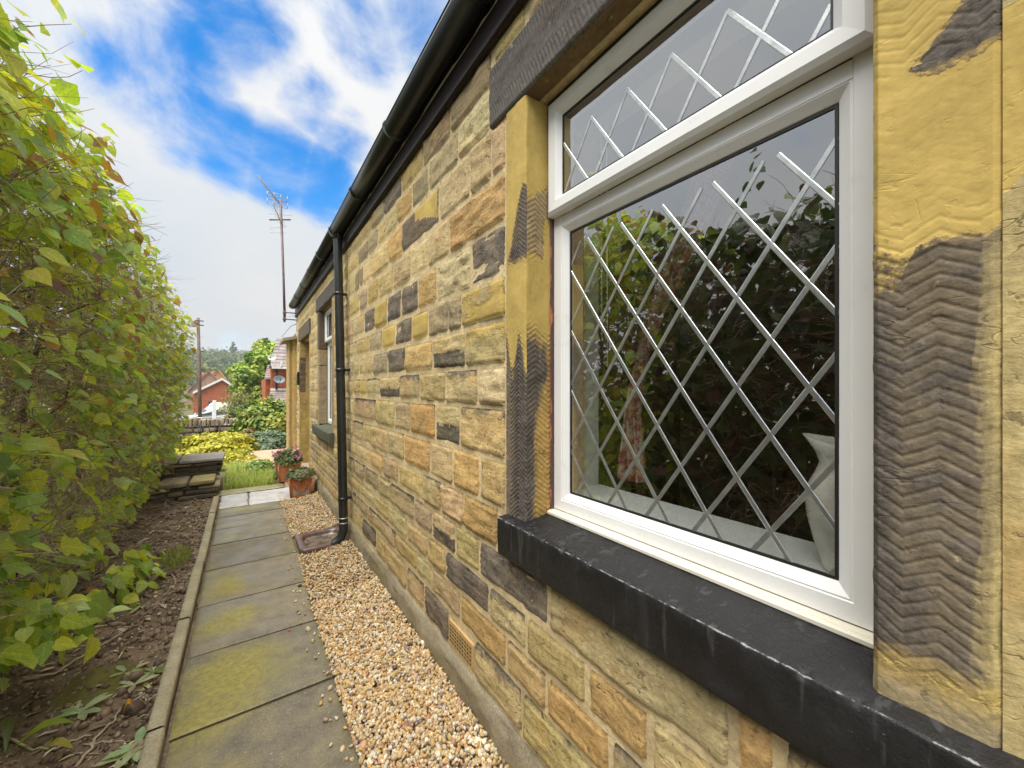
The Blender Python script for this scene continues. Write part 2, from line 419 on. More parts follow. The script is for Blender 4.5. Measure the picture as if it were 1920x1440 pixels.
def mk_glass():
    b = NB('window_glass'); b.t.nodes.remove(b.p)
    g = b.n('ShaderNodeBsdfGlossy'); g.inputs['Roughness'].default_value = 0.0; g.inputs['Color'].default_value = (1, 1, 1, 1)
    t = b.n('ShaderNodeBsdfTransparent'); t.inputs[0].default_value = (.97, .99, .98, 1)
    lw = b.n('ShaderNodeLayerWeight'); lw.inputs[0].default_value = .35
    fac = b.math('ADD', b.math('MULTIPLY', lw.outputs['Facing'], .25), .32, True)
    n = b.n('ShaderNodeBump'); n.inputs['Strength'].default_value = .03; n.inputs['Distance'].default_value = .01
    b.l(b.noise(7, 2), n.inputs['Height']); b.l(n.outputs[0], g.inputs['Normal'])
    mx_ = b.n('ShaderNodeMixShader'); b.l(fac, mx_.inputs[0]); b.l(t.outputs[0], mx_.inputs[1]); b.l(g.outputs[0], mx_.inputs[2]); b.l(mx_.outputs[0], b.out.inputs[0])
    return b.m
MT['glass'] = mk_glass()
MT['dark_glass'] = simple('dark_glass', (.03, .035, .04), .08, .1, 2, 0, spec=.8)
MT['plaster'] = simple('white_plaster', (.72, .73, .70), .7, .05, 5, .05)
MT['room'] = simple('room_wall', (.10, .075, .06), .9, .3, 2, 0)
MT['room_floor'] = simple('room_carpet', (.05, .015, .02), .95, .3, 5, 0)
def mk_curtain():
    b = NB('floral_curtain'); v = b.n('ShaderNodeTexVoronoi'); v.inputs['Scale'].default_value = 42; b.l(b.pos, v.inputs['Vector'])
    c = b.mix(b.ss(b.noise(35, 5, .7), .46, .56), (.52, .40, .34), (.36, .07, .07))
    c = b.mix(b.ss(v.outputs['Distance'], .2, .42, .7, 0), c, (.25, .05, .06)); return b.fin(c, .9)
MT['curtain'] = mk_curtain()
MT['ceramic'] = (lambda b: b.fin(b.mix(b.ss(b.noise(14, 5), .53, .68, 0, .55), (.84, .82, .73), (.74, .60, .54)), .22, 0, .5))(NB('cream_ceramic'))
MT['terracotta'] = simple('terracotta', None, .8, .28, 14, .4, 80, .003)
MT['glazed'] = simple('glazed_stoneware', None, .22, .5, 14, .25, 60, .004, spec=.6)
MT['clay'] = simple('buff_clay', (.50, .33, .14), .85, .15, 20, .3, 120, .002)
MT['hole'] = simple('dark_hole', (.05, .03, .012), .9, .1, 10, 0)
MT['render'] = (lambda b: (b.bump(b.noise(60, 5, .7), 1.0, .02), b.fin(b.scale((.52, .36, .13), b.mr(b.noise(70, 5, .75), .3, .7, .45, 1.5)), .9))[1])(NB('pebble_dash'))
MT['metal_rust'] = simple('weathered_steel', None, .5, .3, 20, .2, 60, .002, metal=.4)
MT['alu'] = simple('dull_aluminium', (.45, .44, .40), .45, .2, 20, 0, metal=.6)
MT['iron'] = simple('black_iron', (.025, .024, .024), .5, .3, 20, .2)
MT['wood_pole'] = simple('weathered_pole', (.19, .135, .11), .85, .3, 6, .5, 30, .01)
MT['brick'] = simple('brick_face', None, .85, .22, 3, .3, 40, .01)
MT['tile'] = simple('roof_tile', None, .8, .25, 4, .3, 30, .01)
MT['paint'] = simple('car_paint', None, .22, .04, 2, 0, spec=.6)
MT['rubber'] = simple('rubber', (.02, .02, .02), .8, .2, 20, 0)
MT['plain'] = simple('painted_surface', None, .6, .12, 6, .1)
MT['ground'] = (lambda b: (b.bump(b.noise(8, 6, .7), .6, .05), b.fin(b.mix(b.ss(b.noise(.35, 6, .6), .42, .6), (.10, .12, .035), (.16, .13, .07)), .95))[1])(NB('grassy_earth'))
MT['asphalt'] = simple('asphalt', (.06, .058, .055), .85, .25, 3, .5, 90, .006)
MT['pave'] = simple('pink_paving', (.47, .33, .22), .8, .25, 8, .4, 90, .004)
# ================================================================== THE COTTAGE
cottage = thing('cottage', (0.0, 3.2, 0.0), 'yellow sandstone cottage with black gutter and leaded white window beside the path', 'house')
wallpart = None
BUFF = [(.56, .425, .19), (.53, .39, .17), (.58, .455, .225), (.50, .38, .185), (.55, .41, .17), (.49, .385, .205)]
SC_ = {'b': None, 'l': (.61, .49, .265), 'o': (.54, .355, .14), 'g': (.36, .275, .15), 'p': (.56, .415, .215), 'k': (.44, .345, .195), 'd': (.27, .215, .15), 'y': (.50, .39, .20), 't': (.50, .385, .20), 'u': (.48, .37, .19), 'r': (.54, .42, .22), 'R': (.52, .41, .20), 'T': (.51, .37, .18), 'Y': (.22, .165, .11)}
# courses of the front wall, top to bottom: (z0, z1, joint positions in photograph px far -> near, style letters between joints)
CRS = [
 (2.682, 2.835, [660, 698, 721, 753, 794, 845.6, 925], 'bkdbgg'),
 (2.512, 2.682, [653, 671, 691, 709, 723, 746, 773, 804.5, 860, 922], 'bgkbbogkl'),
 (2.300, 2.512, [665, 681, 698, 729, 754.4, 824.5, 882, 949], 'gbboYrp'),
 (2.100, 2.300, [655.5, 674, 689, 710, 737, 770, 803, 843, 949], 'bkobbbpo'),
 (1.895, 2.100, [663, 683, 703, 725.5, 752, 784, 819, 883, 949], 'bdyddold'),
 (1.721, 1.895, [669, 692, 717, 741, 773, 803, 841, 866, 949], 'bkydykky'),
 (1.540, 1.721, [673, 699, 727, 760, 811, 873, 949], 'bkdbuR'),
 (1.372, 1.540, [664, 676, 687, 713, 750, 787, 835.5, 895.5, 949], 'bytutbtl'),
 (1.167, 1.372, [664, 705.5, 740, 770, 817, 863, 949], 'tbbouT'),
 (0.972, 1.167, [681, 697, 727, 758, 807, 849, 899, 949], 'bbbopob'),
 (0.807, 0.972, [669, 694, 719, 747, 793, 827, 869, 934], 'bbbbtpo'),
 (0.643, 0.807, [684, 710, 732, 777, 811, 854, 899, 1029, 1375, 1460], 'kbtkubdro'),
 (0.497, 0.643, [675, 703, 729, 763, 802, 836, 918, 988, 1100, 1218, 1400], 'bbrpbdtbor'),
 (0.358, 0.497, [668, 690, 743, 782, 811, 864, 950, 1025, 1144, 1300], 'ktbrbobot'),
 (0.183, 0.358, [680, 706, 724, 763, 796, 882, 980, 1120, 1300], 'dbbtdtbt'),
]
EXC = [(-.075, 1.224, .822, 2.50), (-.10, 1.335, 2.497, 2.745),             # big window: jambs and sill, lintel
       (4.70, 6.08, .80, .94), (4.72, 5.93, .94, 2.50), (4.62, 6.03, 2.497, 2.70),    # second window
       (6.70, 8.12, -.1, 2.30), (6.62, 8.2, 2.297, 2.55),                              # doorway
       (1.475, 1.735, .20, .325)]                                                   # air brick
def subtract(r, e):
    y0, y1, z0, z1 = r; a, b, c, d = e
    if b <= y0 or a >= y1 or d <= z0 or c >= z1: return [r]
    o = []
    if a > y0: o.append((y0, a, z0, z1))
    if b < y1: o.append((b, y1, z0, z1))
    m0, m1 = max(a, y0), min(b, y1)
    if c > z0: o.append((m0, m1, z0, c))
    if d < z1: o.append((m0, m1, d, z1))
    return o
stones = []
for (z0, z1, js, sty) in CRS:
    ys = [wy(p) for p in js]                     # far -> near: descending y
    lst = [(ys[i + 1], ys[i], sty[i] if i < len(sty) else 'b') for i in range(len(ys) - 1)]
    y = ys[0]
    while y < 8.55:                              # beyond the drainpipe
        l = min(rnd.uniform(.17, .40), 8.6 - y + .01); lst.append((y, y + l, rnd.choice('bbbkbbogtbkp'))); y += l
    y = ys[-1]
    while y > -2.4:                              # behind the camera
        l = rnd.uniform(.18, .42); lst.append((y - l, y, rnd.choice('bbbkbolrtb'))); y -= l
    for (a, b, st) in lst:
        rs = [(a, b, z0, z1)]
        for e in EXC: rs = [q for r in rs for q in subtract(r, e)]
        for q in rs:
            if q[1] - q[0] > .035 and q[3] - q[2] > .035: stones.append((*q, st))
stones.append((-.40, -.079, 1.72, 1.93, 'y'))
G = .0065
def make_stone(mb, y0, y1, z0, z1, st, cell):
    """one squared, rock-faced block; its outer face looks towards -x"""
    y0 += G; y1 -= G; z0 += G; z1 -= G
    nu = max(3, int((y1 - y0) / cell)); nv = max(3, int((z1 - z0) / cell))
    sd = rnd.uniform(0, 100)
    base = SC_.get(st) or rnd.choice(BUFF)
    f = rnd.uniform(.86, 1.12); base = tuple(c * f * rnd.uniform(.96, 1.04) for c in base)
    w0 = {'d': .56, 'Y': .46, 'T': .15, 'g': .40, 'k': .36, 't': .25, 'u': .22, 'y': .12, 'l': .02}.get(st, rnd.choice([.10, .16, .2, .26, .32]))
    rough = {'l': 1.5, 'y': .5, 'd': .9}.get(st, rnd.uniform(.7, 1.2))
    tilt = rnd.uniform(-.004, .004); prou = rnd.uniform(-.003, .004)
    def fn(u, v):
        y = y0 + (y1 - y0) * u; z = z0 + (z1 - z0) * v
        ed = min(u * (y1 - y0), (1 - u) * (y1 - y0), v * (z1 - z0), (1 - v) * (z1 - z0))
        k = min(1, ed / .014); k = k * (2 - k)
        n = fbm(y * 7 + sd, z * 9, sd, 4); n2 = mn.noise((y * 9 + sd, z * 34, sd + 3)); 
        x = .009 - k * (.016 + prou + tilt * (u - .5)) - k * rough * (.013 * n + .006 * n2)
        if st in 'du' and (st == 'd' or v < .5):
            x += k * .0055 * (1 + math.sin(z * 2 * math.pi / .024 + 4 * mn.noise((y * 6, z * 4, sd)))) * .5
        c = abs(mn.noise((y * 4 + sd, z * 7, sd + 9)))
        if c < .035: x += k * .005 * (1 - c / .035)
        yy = y + .004 * mn.noise((y * 20, z * 20, sd + 5)) * (1 if u in (0, 1) else 0); zz = z + .004 * mn.noise((y * 15, z * 20, sd + 7)) * (1 if v in (0, 1) else 0)
        wr = w0
        if st in 'tT': wr += .55 * max(0, v - .60) / .4 + .25 * n
        if st == 'u': wr += .6 * (1 if v < .48 + .2 * n else 0)
        wr += .30 * (1 - k) * (.3 + abs(n) * 2.2)
        if st not in 'lyd': wr += .10 * max(0, v - .7)
        pt = (.52 + .28 * k + .9 * n) if st == 'y' else 0.0
        if st == 'Y' and .05 < u < .58 and v > .30 + .5 * u + .3 * n: pt = .8
        elif st == 'Y' and u < .62 and v > .24 + .5 * u + .3 * n: pt = .5
        if st == 'R': pt = .25 + .35 * v
        return ((x, yy, zz), wr, pt, base)
    o0 = len(mb.v)
    mb.grid(fn, nu, nv, smooth=True, flip=True)
    # side returns into the wall
    m = nv + 1
    rim = [i * m for i in range(nu + 1)] + [nu * m + j for j in range(1, m)] + [i * m + nv for i in range(nu - 1, -1, -1)] + [j for j in range(nv - 1, 0, -1)]
    rv = [(.04, mb.v[o0 + i][1], mb.v[o0 + i][2]) for i in rim]
    o1 = len(mb.v); n = len(rim)
    mb.add(rv, [], base, a=w0, b=0.)
    for k in range(n):
        mb.f.append((o0 + rim[k], o1 + k, o1 + (k + 1) % n, o0 + rim[(k + 1) % n])); mb.sm.append(False)
def near_key(s):
    y = (s[0] + s[1]) / 2
    return math.hypot(CAM_D, y) if y > -.15 else 50 - y
stones.sort(key=near_key)

# wall body (mortar) built round the openings
mb = MB()
holes = [(.17, 1.10, .93, 2.5), (4.83, 5.83, .90, 2.5), (6.80, 8.0, -.2, 2.30)]
rects = [(-2.6, 8.6, .0, 3.0)]
for h in holes: rects = [q for r in rects for q in subtract(r, h)]
for (a, b, c, d) in rects:
    nu = max(1, int((b - a) / .05)); nv = max(1, int((d - c) / .05))
    mb.grid(lambda u, v: (.0028 + .003 * mn.noise(((a + (b - a) * u) * 12, (c + (d - c) * v) * 12, 2)), a + (b - a) * u, c + (d - c) * v), nu, nv, flip=True)
# thickness: inner leaf and the end wall of the cottage
for (a, b, c, d) in rects: mb.box(.06, .30, a, b, c, d)
wallpart = mb.build('wall', MT['mortar'], cottage)
NST = 298
for s in stones[:NST]:
    y = (s[0] + s[1]) / 2
    m = MB(); make_stone(m, *s, .0125 if y < 2.0 else (.019 if y < 3 else .03)); m.build('stone', MT['stone'], wallpart)
m = MB()
for s in stones[NST:]: make_stone(m, *s, .026 if s[1] > -1.5 and s[0] < 0 else .04)
m.build('stonework', MT['stone'], wallpart, 'stuff')

# concrete plinth
mb = MB()
def plinth(u, v):
    y = -2.5 + 9.2 * u
    prof = [(-.030, -.10), (-.028, 0.02), (-.026, .10), (-.022, .140), (-.006, .176), (.02, .184)]
    t = v * 5; i = min(4, int(t)); f = t - i
    x = prof[i][0] * (1 - f) + prof[i + 1][0] * f; z = prof[i][1] * (1 - f) + prof[i + 1][1] * f
    n = fbm(y * 5, z * 8, 3, 4)
    return ((x + .020 * n + .006 * mn.noise((y * 30, z * 30, 2)), y, z + .016 * fbm(y * 4, z * 4, 9, 3) * (z > 0)),   .42 + .4 * (z < .06), 0, tuple(c * (1 + .5 * fbm(y * 3, z * 9, 5, 4)) for c in (.27, .225, .155)))
mb.grid(plinth, 520, 18, flip=True)
mb.build('plinth', mk_concrete('plinth_concrete', None, (.20, .17, .05), .7), cottage)

# ---- dressed stone round the big window, with herringbone tooling and worn yellow paint
def groove(y, z, w=.034, pitch=.019, ph=0., slope=.75):
    b = math.floor((y + ph) / w); fy = (y + ph) / w - b
    t = z + (slope if b % 2 else -slope) * (fy - .5) * w * (1 + .25 * mn.noise((b * 3.1, z * 3, 2))) + .0035 * mn.noise((y * 30, z * 30, 1))
    s = math.sin(2 * math.pi * t / pitch)
    return (max(0, s) ** 2.2) * (.55 + .6 * abs(mn.noise((y * 18, z * 22, 6))) + .25)
def lerp(a, b, t): return a + (b - a) * t
def sst(x, a, b):
    t = min(1, max(0, (x - a) / (b - a))); return t * t * (3 - 2 * t)
TAN = (.40, .28, .12); GREYB = (.17, .135, .095)
def jag(y, z, k=1): return .03 * k * fbm(y * 40, z * 14, 4.2, 3)
def left_paint(face, y, z):
    """-> paint, soot, tint of the far jamb (face 0: wall face, 1: reveal; y across, z up)"""
    if face == 0:
        t = (1.226 - y) / .129                      # 0 at the wall joint, 1 at the arris
        tip = 1.905 + .26 * sst(t, .05, .9)          # dark almond patch, pointed towards the arris
        zj = z + jag(y, z)
        if 1.915 < zj < tip + .02: return 0.0, .62, GREYB
        edge = 1.70 - .16 * sst(t, .05, .30) * 1 + .12 * sst(t, .45, .6) - .16 * sst(t, .8, 1.)
        if zj > edge: return 1.0, .1, TAN
        if zj > edge - .07: return .45, .55, GREYB
        return 0.0, .42 + .45 * sst(t, .3, .62) - .1 * sst(t, .85, 1), GREYB
    t = y / .13                                     # depth into the reveal
    zj = z + jag(y, z, 1.3)
    if zj > 2.13 + .09 * t: return 1.0, .05, TAN
    if zj > 1.92:
        return (1.0 if t > .62 and zj < 2.07 else .33), .30, (.36, .27, .15)
    if zj > 1.70 - .05 * t: return 1.0, .05, TAN
    if zj > 1.63 - .05 * t: return .5, .4, TAN
    lim = .75 - .45 * sst(1.7 - zj, .1, .45)
    if t > lim + .3 * fbm(zj * 9, 2, 3, 3): return .0, .02, (.42, .27, .085)
    return .0, .72, GREYB
def blur(fn, *k):
    acc = [0, 0, [0, 0, 0]]; offs = ((0, 0), (.006, .011), (-.006, -.011), (.009, -.016), (-.009, .016))
    for dy, dz in offs:
        p, s, c = fn(*k[:-2], k[-2] + dy, k[-1] + dz); acc[0] += p / 5; acc[1] += s / 5; acc[2] = [x + y / 5 for x, y in zip(acc[2], c)]
    return acc[0], acc[1], tuple(acc[2])
mb = MB()
def jl(u, v):
    z = lerp(.962, 2.497, v); y = 1.226 - .129 * u
    p, s, c = blur(left_paint, 0, y, z)
    gr = groove(y, z, .05, .016, .01, .8) * (1 - .75 * (p > .6))
    e = min(1, min(u, 1 - u) * .129 / .006)
    return ((-.006 + .004 * gr * (p < .9) - .003 * fbm(y * 25, z * 12, 5, 3) + .005 * (1 - e), y, z), s, p, c)
mb.grid(jl, 44, 400, flip=False)
def jr(u, v):
    z = lerp(.962, 2.497, v); x = -.001 + .136 * u
    p, s, c = blur(left_paint, 1, x, z)
    gr = groove(x, z, .06, .019, .02, .7) * (1 - .8 * (p > .6))
    return ((x, 1.097 + .0035 * gr * (p < .9) + .003 * fbm(x * 25, z * 10, 8, 3) + (.004 if u == 0 else 0), z), s, p, c)
mb.grid(jr, 40, 400, flip=False)
mb.box(.02, .12, 1.11, 1.22, .963, 2.496, GREYB)
mb.build('jamb_stone', MT['dressed'], cottage)

def right_paint(y, z):
    t = (.175 - y) / .125
    zj = z + jag(y, z, .9); yj = y + .012 * fbm(y * 20, z * 20, 9, 3)
    # top stone: dark tooled patch cut diagonally by the paint
    if zj > 1.91:
        yl = .168 - (zj - 1.918) / .058 * .079 if zj < 1.984 else .082 - (zj - 1.984) * .02
        if zj > 1.918 - .25 * (.149 - y) and yj < yl:
            return (.34 if yj > yl - .026 else .04), .84, GREYB
        return 1.0, .1, TAN
    if zj > 1.672 + .02 * sst(t, .4, 0.): return 1.0, .02, TAN
    if zj > 1.655 - .075 * (1 - sst(t, .15, .55)): return .50, .6, GREYB
    if zj > 1.04:
        edge = .060 + .004 * math.sin(z * 18)
        if yj < edge: return 0.0, .05, (.43, .34, .15)
        return 0.0, .60 + .24 * (1 - sst(t, .08, .26)) - .06 * sst(t, .25, .6), (.19, .15, .10)
    if zj > 1.012: return .62, .2, (.45, .32, .10)
    return .18, .36, (.34, .27, .15)
mb = MB()
JY0, JY1 = -.068, .175
def j2(u, v):
    z = lerp(.962, 2.497, v); y = lerp(JY1, .047, u)
    p, s, c = blur(right_paint, y, z)
    gr = groove(y, z, .037, .0205, .008, .62)
    amp = .0018 if (1.03 < z < 1.70 or z > 1.93) else .0004
    e = min(1, min(u, 1 - u) * .128 / .007)
    smooth_face = .002 * fbm(y * 12, z * 12, 2, 4)
    if y < .064 and 1.03 < z < 1.68: amp = 0.0006
    return ((-.008 + amp * gr * (1 - .55 * (p > .6)) - (.0035 if p < .6 else .0015) * fbm(y * 22, z * 16, 7, 4) - smooth_face + .008 * (1 - e), y + .0015 * mn.noise((z * 30, 0, 3)) * (u == 0), z), s + .30 * gr * (p < .5) * (amp > .002), p, c)
mb.grid(j2, 92, 760, flip=False)
mb.grid(lambda u, v: ((lerp(0, .14, u), .175 + .0, lerp(.962, 2.497, v)), .3, .1, TAN), 4, 40)
mb.build('jamb_stone', MT['dressed'], cottage)
# mortar margin and the squared rubble beside it
mb = MB()
mb.grid(lambda u, v: ((-.004 - .004 * fbm(lerp(.047, .02, u) * 40, lerp(.962, 2.497, v) * 12, 3, 4), lerp(.047, .018, u), lerp(.962, 2.497, v)), .0, 1.0 if 1.715 + .02 * mn.noise((u * 3, v * 9, 1)) < lerp(.962, 2.497, v) < 1.95 else 0.0, (.47, .37, .17)), 14, 260)
mb.build('jamb_margin', MT['dressed'], cottage)
for (za, zb, st) in ((.97, 1.15, 'k'), (1.155, 1.35, 'o'), (1.355, 1.52, 'l'), (1.525, 1.71, 'b'), (1.95, 2.15, 'b'), (2.155, 2.33, 'k'), (2.335, 2.49, 'b')):
    m = MB(); make_stone(m, -.079, .016, za, zb, st, .013); m.build('stone', MT['stone'], wallpart)
m = MB(); make_stone(m, -.079, .016, 1.715, 1.945, 'y', .013); m.build('stone', MT['stone'], wallpart)

def lintel(y0, y1, z0, z1, name='lintel', cells=(520, 60), tone=(.13, .115, .105), dep=.135, soot=.50):
    mb = MB()
    def f(u, v):
        y = lerp(y1, y0, u); z = lerp(z0, z1, v)
        row = math.floor((z - z0) / ((z1 - z0) / 3.0)); fz = ((z - z0) / ((z1 - z0) / 3.0)) % 1
        t = y + (.028 if row % 2 else -.028) * (fz - .5) + .003 * mn.noise((y * 25, z * 25, 2))
        gr = max(0, math.sin(2 * math.pi * t / .0165)) ** 1.2 * (.35 + .65 * sst(fz, .1, .6)) * (.6 + .8 * abs(mn.noise((y * 9, z * 12, 4))))
        hi = .22 * sst(gr, .45, 1) * (row != 0)
        e = min(1, min(v, 1 - v) * (z1 - z0) / .01)
        return ((-.014 + .005 * gr - .004 * fbm(y * 12, z * 12, 6, 4) + .008 * (1 - e), y, z), soot + .12 * fbm(y * 4, z * 6, 1, 3) - hi, 0, tone)
    mb.grid(f, *cells)
    mb.grid(lambda u, v: ((lerp(-.008, dep, v), lerp(y0, y1, u), z0 + .002 + .004 * fbm(lerp(y0, y1, u) * 14, v * 2, 4, 4)), .25, 0, (.19, .13, .06)), 60, 8)
    mb.box(.01, .12, y0, y1, z0 + .012, z1, tone)
    return mb.build(name, MT['dressed'], cottage)
lintel(-.095, 1.332, 2.500, 2.742)
lintel(4.63, 6.02, 2.500, 2.695, cells=(60, 14))
lintel(6.64, 8.18, 2.300, 2.545, cells=(60, 14), tone=(.15, .115, .08), soot=.3)

def sill(y0, y1, ztop, zbot, x0, xin, mat, nu):
    mb = MB()
    prof = [(xin, ztop + .028), (.03, ztop + .008), (x0 + .006, ztop), (x0 + .0015, ztop - .0015), (x0, ztop - .006), (x0 + .001, (ztop + zbot) / 2), (x0 + .004, zbot + .006), (x0 + .012, zbot), (.01, zbot)]
    fine = []
    for i in range(len(prof) - 1):
        k = max(1, int(math.hypot(prof[i + 1][0] - prof[i][0], prof[i + 1][1] - prof[i][1]) / .012))
        for j in range(k): fine.append((lerp(prof[i][0], prof[i + 1][0], j / k), lerp(prof[i][1], prof[i + 1][1], j / k)))
    fine.append(prof[-1])
    nv = len(fine) - 1
    def f(u, v):
        y = lerp(y1, y0, u); x, z = fine[round(v * nv)]
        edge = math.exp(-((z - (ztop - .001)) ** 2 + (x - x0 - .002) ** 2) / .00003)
        low = math.exp(-((z - zbot) ** 2) / .0002) * .5
        dx = .003 * fbm(y * 14, z * 10, x * 5, 4) + .002 * mn.noise((y * 6, 1, 1)); dz = .002 * fbm(y * 16, x * 16, 5, 3)
        chip = max(0, fbm(y * 30, 3, 7, 3) - .10) * edge * .035
        return ((x + dx * (x < .1) + chip, y, z + dz * (z < ztop + .02) - chip), .66 * edge + low * .4, 0, (.1, .1, .1))
    mb.grid(f, nu, nv, flip=True)
    for yy in (y0, y1):
        mb.add([(x, yy, z) for x, z in fine], [tuple(range(len(fine)))], (.1, .1, .1))
    return mb.build('window_sill', mat, cottage)
sill(-.07, 1.212, .966, .824, -.052, .15, MT['sill'], 230)
sill(4.72, 6.06, .935, .805, -.055, .15, simple('green_sill_stone', (.085, .09, .06), .85, .4, 14, .5, 60, .005), 50)

# ---- windows
def ring(mb, y0, y1, z0, z1, prof, col=(1, 1, 1)):
    """mitred frame: prof is a list of (inset, x) from the outer edge inwards"""
    o = []
    for (i, x) in prof: o.append([(x, y0 + i, z0 + i), (x, y1 - i, z0 + i), (x, y1 - i, z1 - i), (x, y0 + i, z1 - i)])
    vs = [p for r in o for p in r]
    fs = []
    for k in range(len(prof) - 1):
        for j in range(4):
            a, b = k * 4 + j, k * 4 + (j + 1) % 4
            fs.append((a, b, b + 4, a + 4))
    mb.add(vs, fs, col)
def window(y0, y1, z0, z1, zt, X, leaded, label):
    win = MB()
    # outer frame and transom
    ring(win, y0, y1, z0, z1, [(0, X + .06), (0, X + .004), (.003, X), (.040, X), (.043, X + .004), (.043, X + .06)])
    win.box(X + .001, X + .058, y0 + .042, y1 - .042, zt - .034, zt + .002)
    frame = win.build('window', MT['upvc'], cottage)
    tag(frame, label)
    b = MB()   # fixed light: glazing bead
    gy0, gy1, gz0, gz1 = y0 + .043, y1 - .043, z0 + .043, zt - .034
    ring(b, gy0 - .001, gy1 + .001, gz0 - .001, gz1 + .001, [(0, X + .003), (.004, X + .002), (.024, X + .016), (.026, X + .024)])
    b.build('glazing_bead', MT['upvc'], frame)
    g = MB(); ring(g, gy0 + .025, gy1 - .025, gz0 + .025, gz1 - .025, [(0, X + .021), (0, X + .019), (.006, X + .019), (.006, X + .024)]); g.build('gasket', MT['gasket'], frame)
    xg = X + .022
    P = MB(); P.add([(xg, gy0 + .025, gz0 + .025), (xg, gy1 - .025, gz0 + .025), (xg, gy1 - .025, gz1 - .025), (xg, gy0 + .025, gz1 - .025)], [(0, 3, 2, 1)]); P.build('glass_pane', MT['glass'], frame)
    # opening top light, standing proud of the frame
    s = MB(); sy0, sy1, sz0, sz1 = y0 + .004, y1 - .004, zt + .004, z1 - .004
    ring(s, sy0, sy1, sz0, sz1, [(0, X - .0015), (0, X - .030), (.012, X - .038), (.044, X - .036), (.062, X - .018), (.064, X - .010)])
    sash = s.build('top_sash', MT['upvc'], frame)
    g = MB(); ring(g, sy0 + .062, sy1 - .062, sz0 + .062, sz1 - .062, [(0, X - .012), (0, X - .0165), (.005, X - .0165), (.005, X - .010)]); g.build('gasket', MT['gasket'], frame)
    xs = X - .014
    q = .062
    P = MB(); P.add([(xs, sy0 + q, sz0 + q), (xs, sy1 - q, sz0 + q), (xs, sy1 - q, sz1 - q), (xs, sy0 + q, sz1 - q)], [(0, 3, 2, 1)]); P.build('glass_pane', MT['glass'], frame)
    if leaded:
        def lead(xg, ya, yb, za, zb, cy, cz, py, pz, tz0, tz1):
            sl = pz / py
            for sg in (1, -1):
                for k in range(-14, 15):
                    # line through (cy + k*py, cz) with slope sg*sl, clipped to the glass
                    yk = cy + k * py
                    t0, t1 = -9, 9
                    for (lo, hi, o, d) in ((ya, yb, yk, 1.0), (tz0, tz1, cz, sg * sl)):
                        a_, b_ = (lo - o) / d, (hi - o) / d
                        if a_ > b_: a_, b_ = b_, a_
                        t0 = max(t0, a_); t1 = min(t1, b_)
                    if t1 - t0 < .012: continue
                    p0 = Vector((xg, yk + t0, cz + sg * sl * t0)); p1 = Vector((xg, yk + t1, cz + sg * sl * t1))
                    d = (p1 - p0).normalized(); nrm = Vector((0, -d.z, d.y)); h = .0056
                    lift = .0010 if sg > 0 else .0008
                    vs = []
                    n = 5
                    for i in range(n):
                        p = p0.lerp(p1, i / (n - 1))
                        wob = .0004 * mn.noise((p.y * 40, p.z * 40, 1))
                        vs += [p - nrm * h + Vector((-.0002, 0, 0)), p - nrm * h * .72 + Vector((-lift, 0, 0)), p + nrm * h * .72 + Vector((-lift + wob, 0, 0)), p + nrm * h + Vector((-.0002, 0, 0))]
                    fs = [(i * 4 + j, i * 4 + j + 1, i * 4 + j + 5, i * 4 + j + 4) for i in range(n - 1) for j in range(3)]
                    m = MB(); m.add(vs, fs, (1, 1, 1)); m.build('lead_strip', MT['lead'], frame)
        lead(xg - .0005, gy0 + .027, gy1 - .027, 0, 0, .3045, 1.45, .1445, .215, gz0 + .028, 1.966)
        lead(xs - .0005, sy0 + .066, sy1 - .066, 0, 0, .309, 2.115, .1445, .2225, 2.116, 2.338)
    return frame
W1 = window(.188, 1.090, 1.000, 2.490, 2.073, .120, True, 'white framed window with diamond leading above the black sill')
W2 = window(4.86, 5.80, .965, 2.488, 2.06, .105, False, 'plain white framed window beyond the drainpipe')
m = MB(); m.box(.100, .150, .185, 1.093, .972, .9985, (1, 1, 1)); m.bbox(.088, .12, .186, 1.092, .984, .9975, .003); m.build('sill_trim', MT['upvc_cream'], cottage)
m = MB()
def mast(u, v):
    z = lerp(1.0, 2.485, v); red = 1.02 < z < 2.0 and mn.noise((0, 0, z * 3.5)) > -.25
    y = 1.0965 - .009 * u - .002 * mn.noise((u * 4, z * 20, 3)); c = (.40, .14, .075) if red and u < .6 + .5 * mn.noise((z * 12, 0, 1)) else (.09, .045, .04)
    return ((.117 - .012 * math.sin(u * 3.14) + .003 * mn.noise((z * 40, u * 3, 1)), y, z), 0, 0, c)
m.grid(mast, 6, 220, flip=False)
m.build('frame_mastic', MT['plain'], cottage)
m = MB(); m.box(.092, .122, .19, 1.09, 2.4905, 2.500, (.04, .03, .03)); m.build('head_gap', MT['gasket'], cottage)
# second window: dressed reveal
m = MB()
m.bbox(-.003, .10, 5.80, 5.93, .955, 1.75, .006, (.35, .27, .165)); m.bbox(-.003, .10, 5.80, 5.93, 1.756, 1.97, .006, (.37, .29, .17)); m.bbox(-.003, .10, 5.80, 5.93, 1.976, 2.498, .006, (.13, .1, .07), a=.3)
m.bbox(-.003, .10, 4.725, 4.86, .955, 2.498, .006, (.35, .27, .165))
m.build('jamb_stone', MT['stone'], cottage)
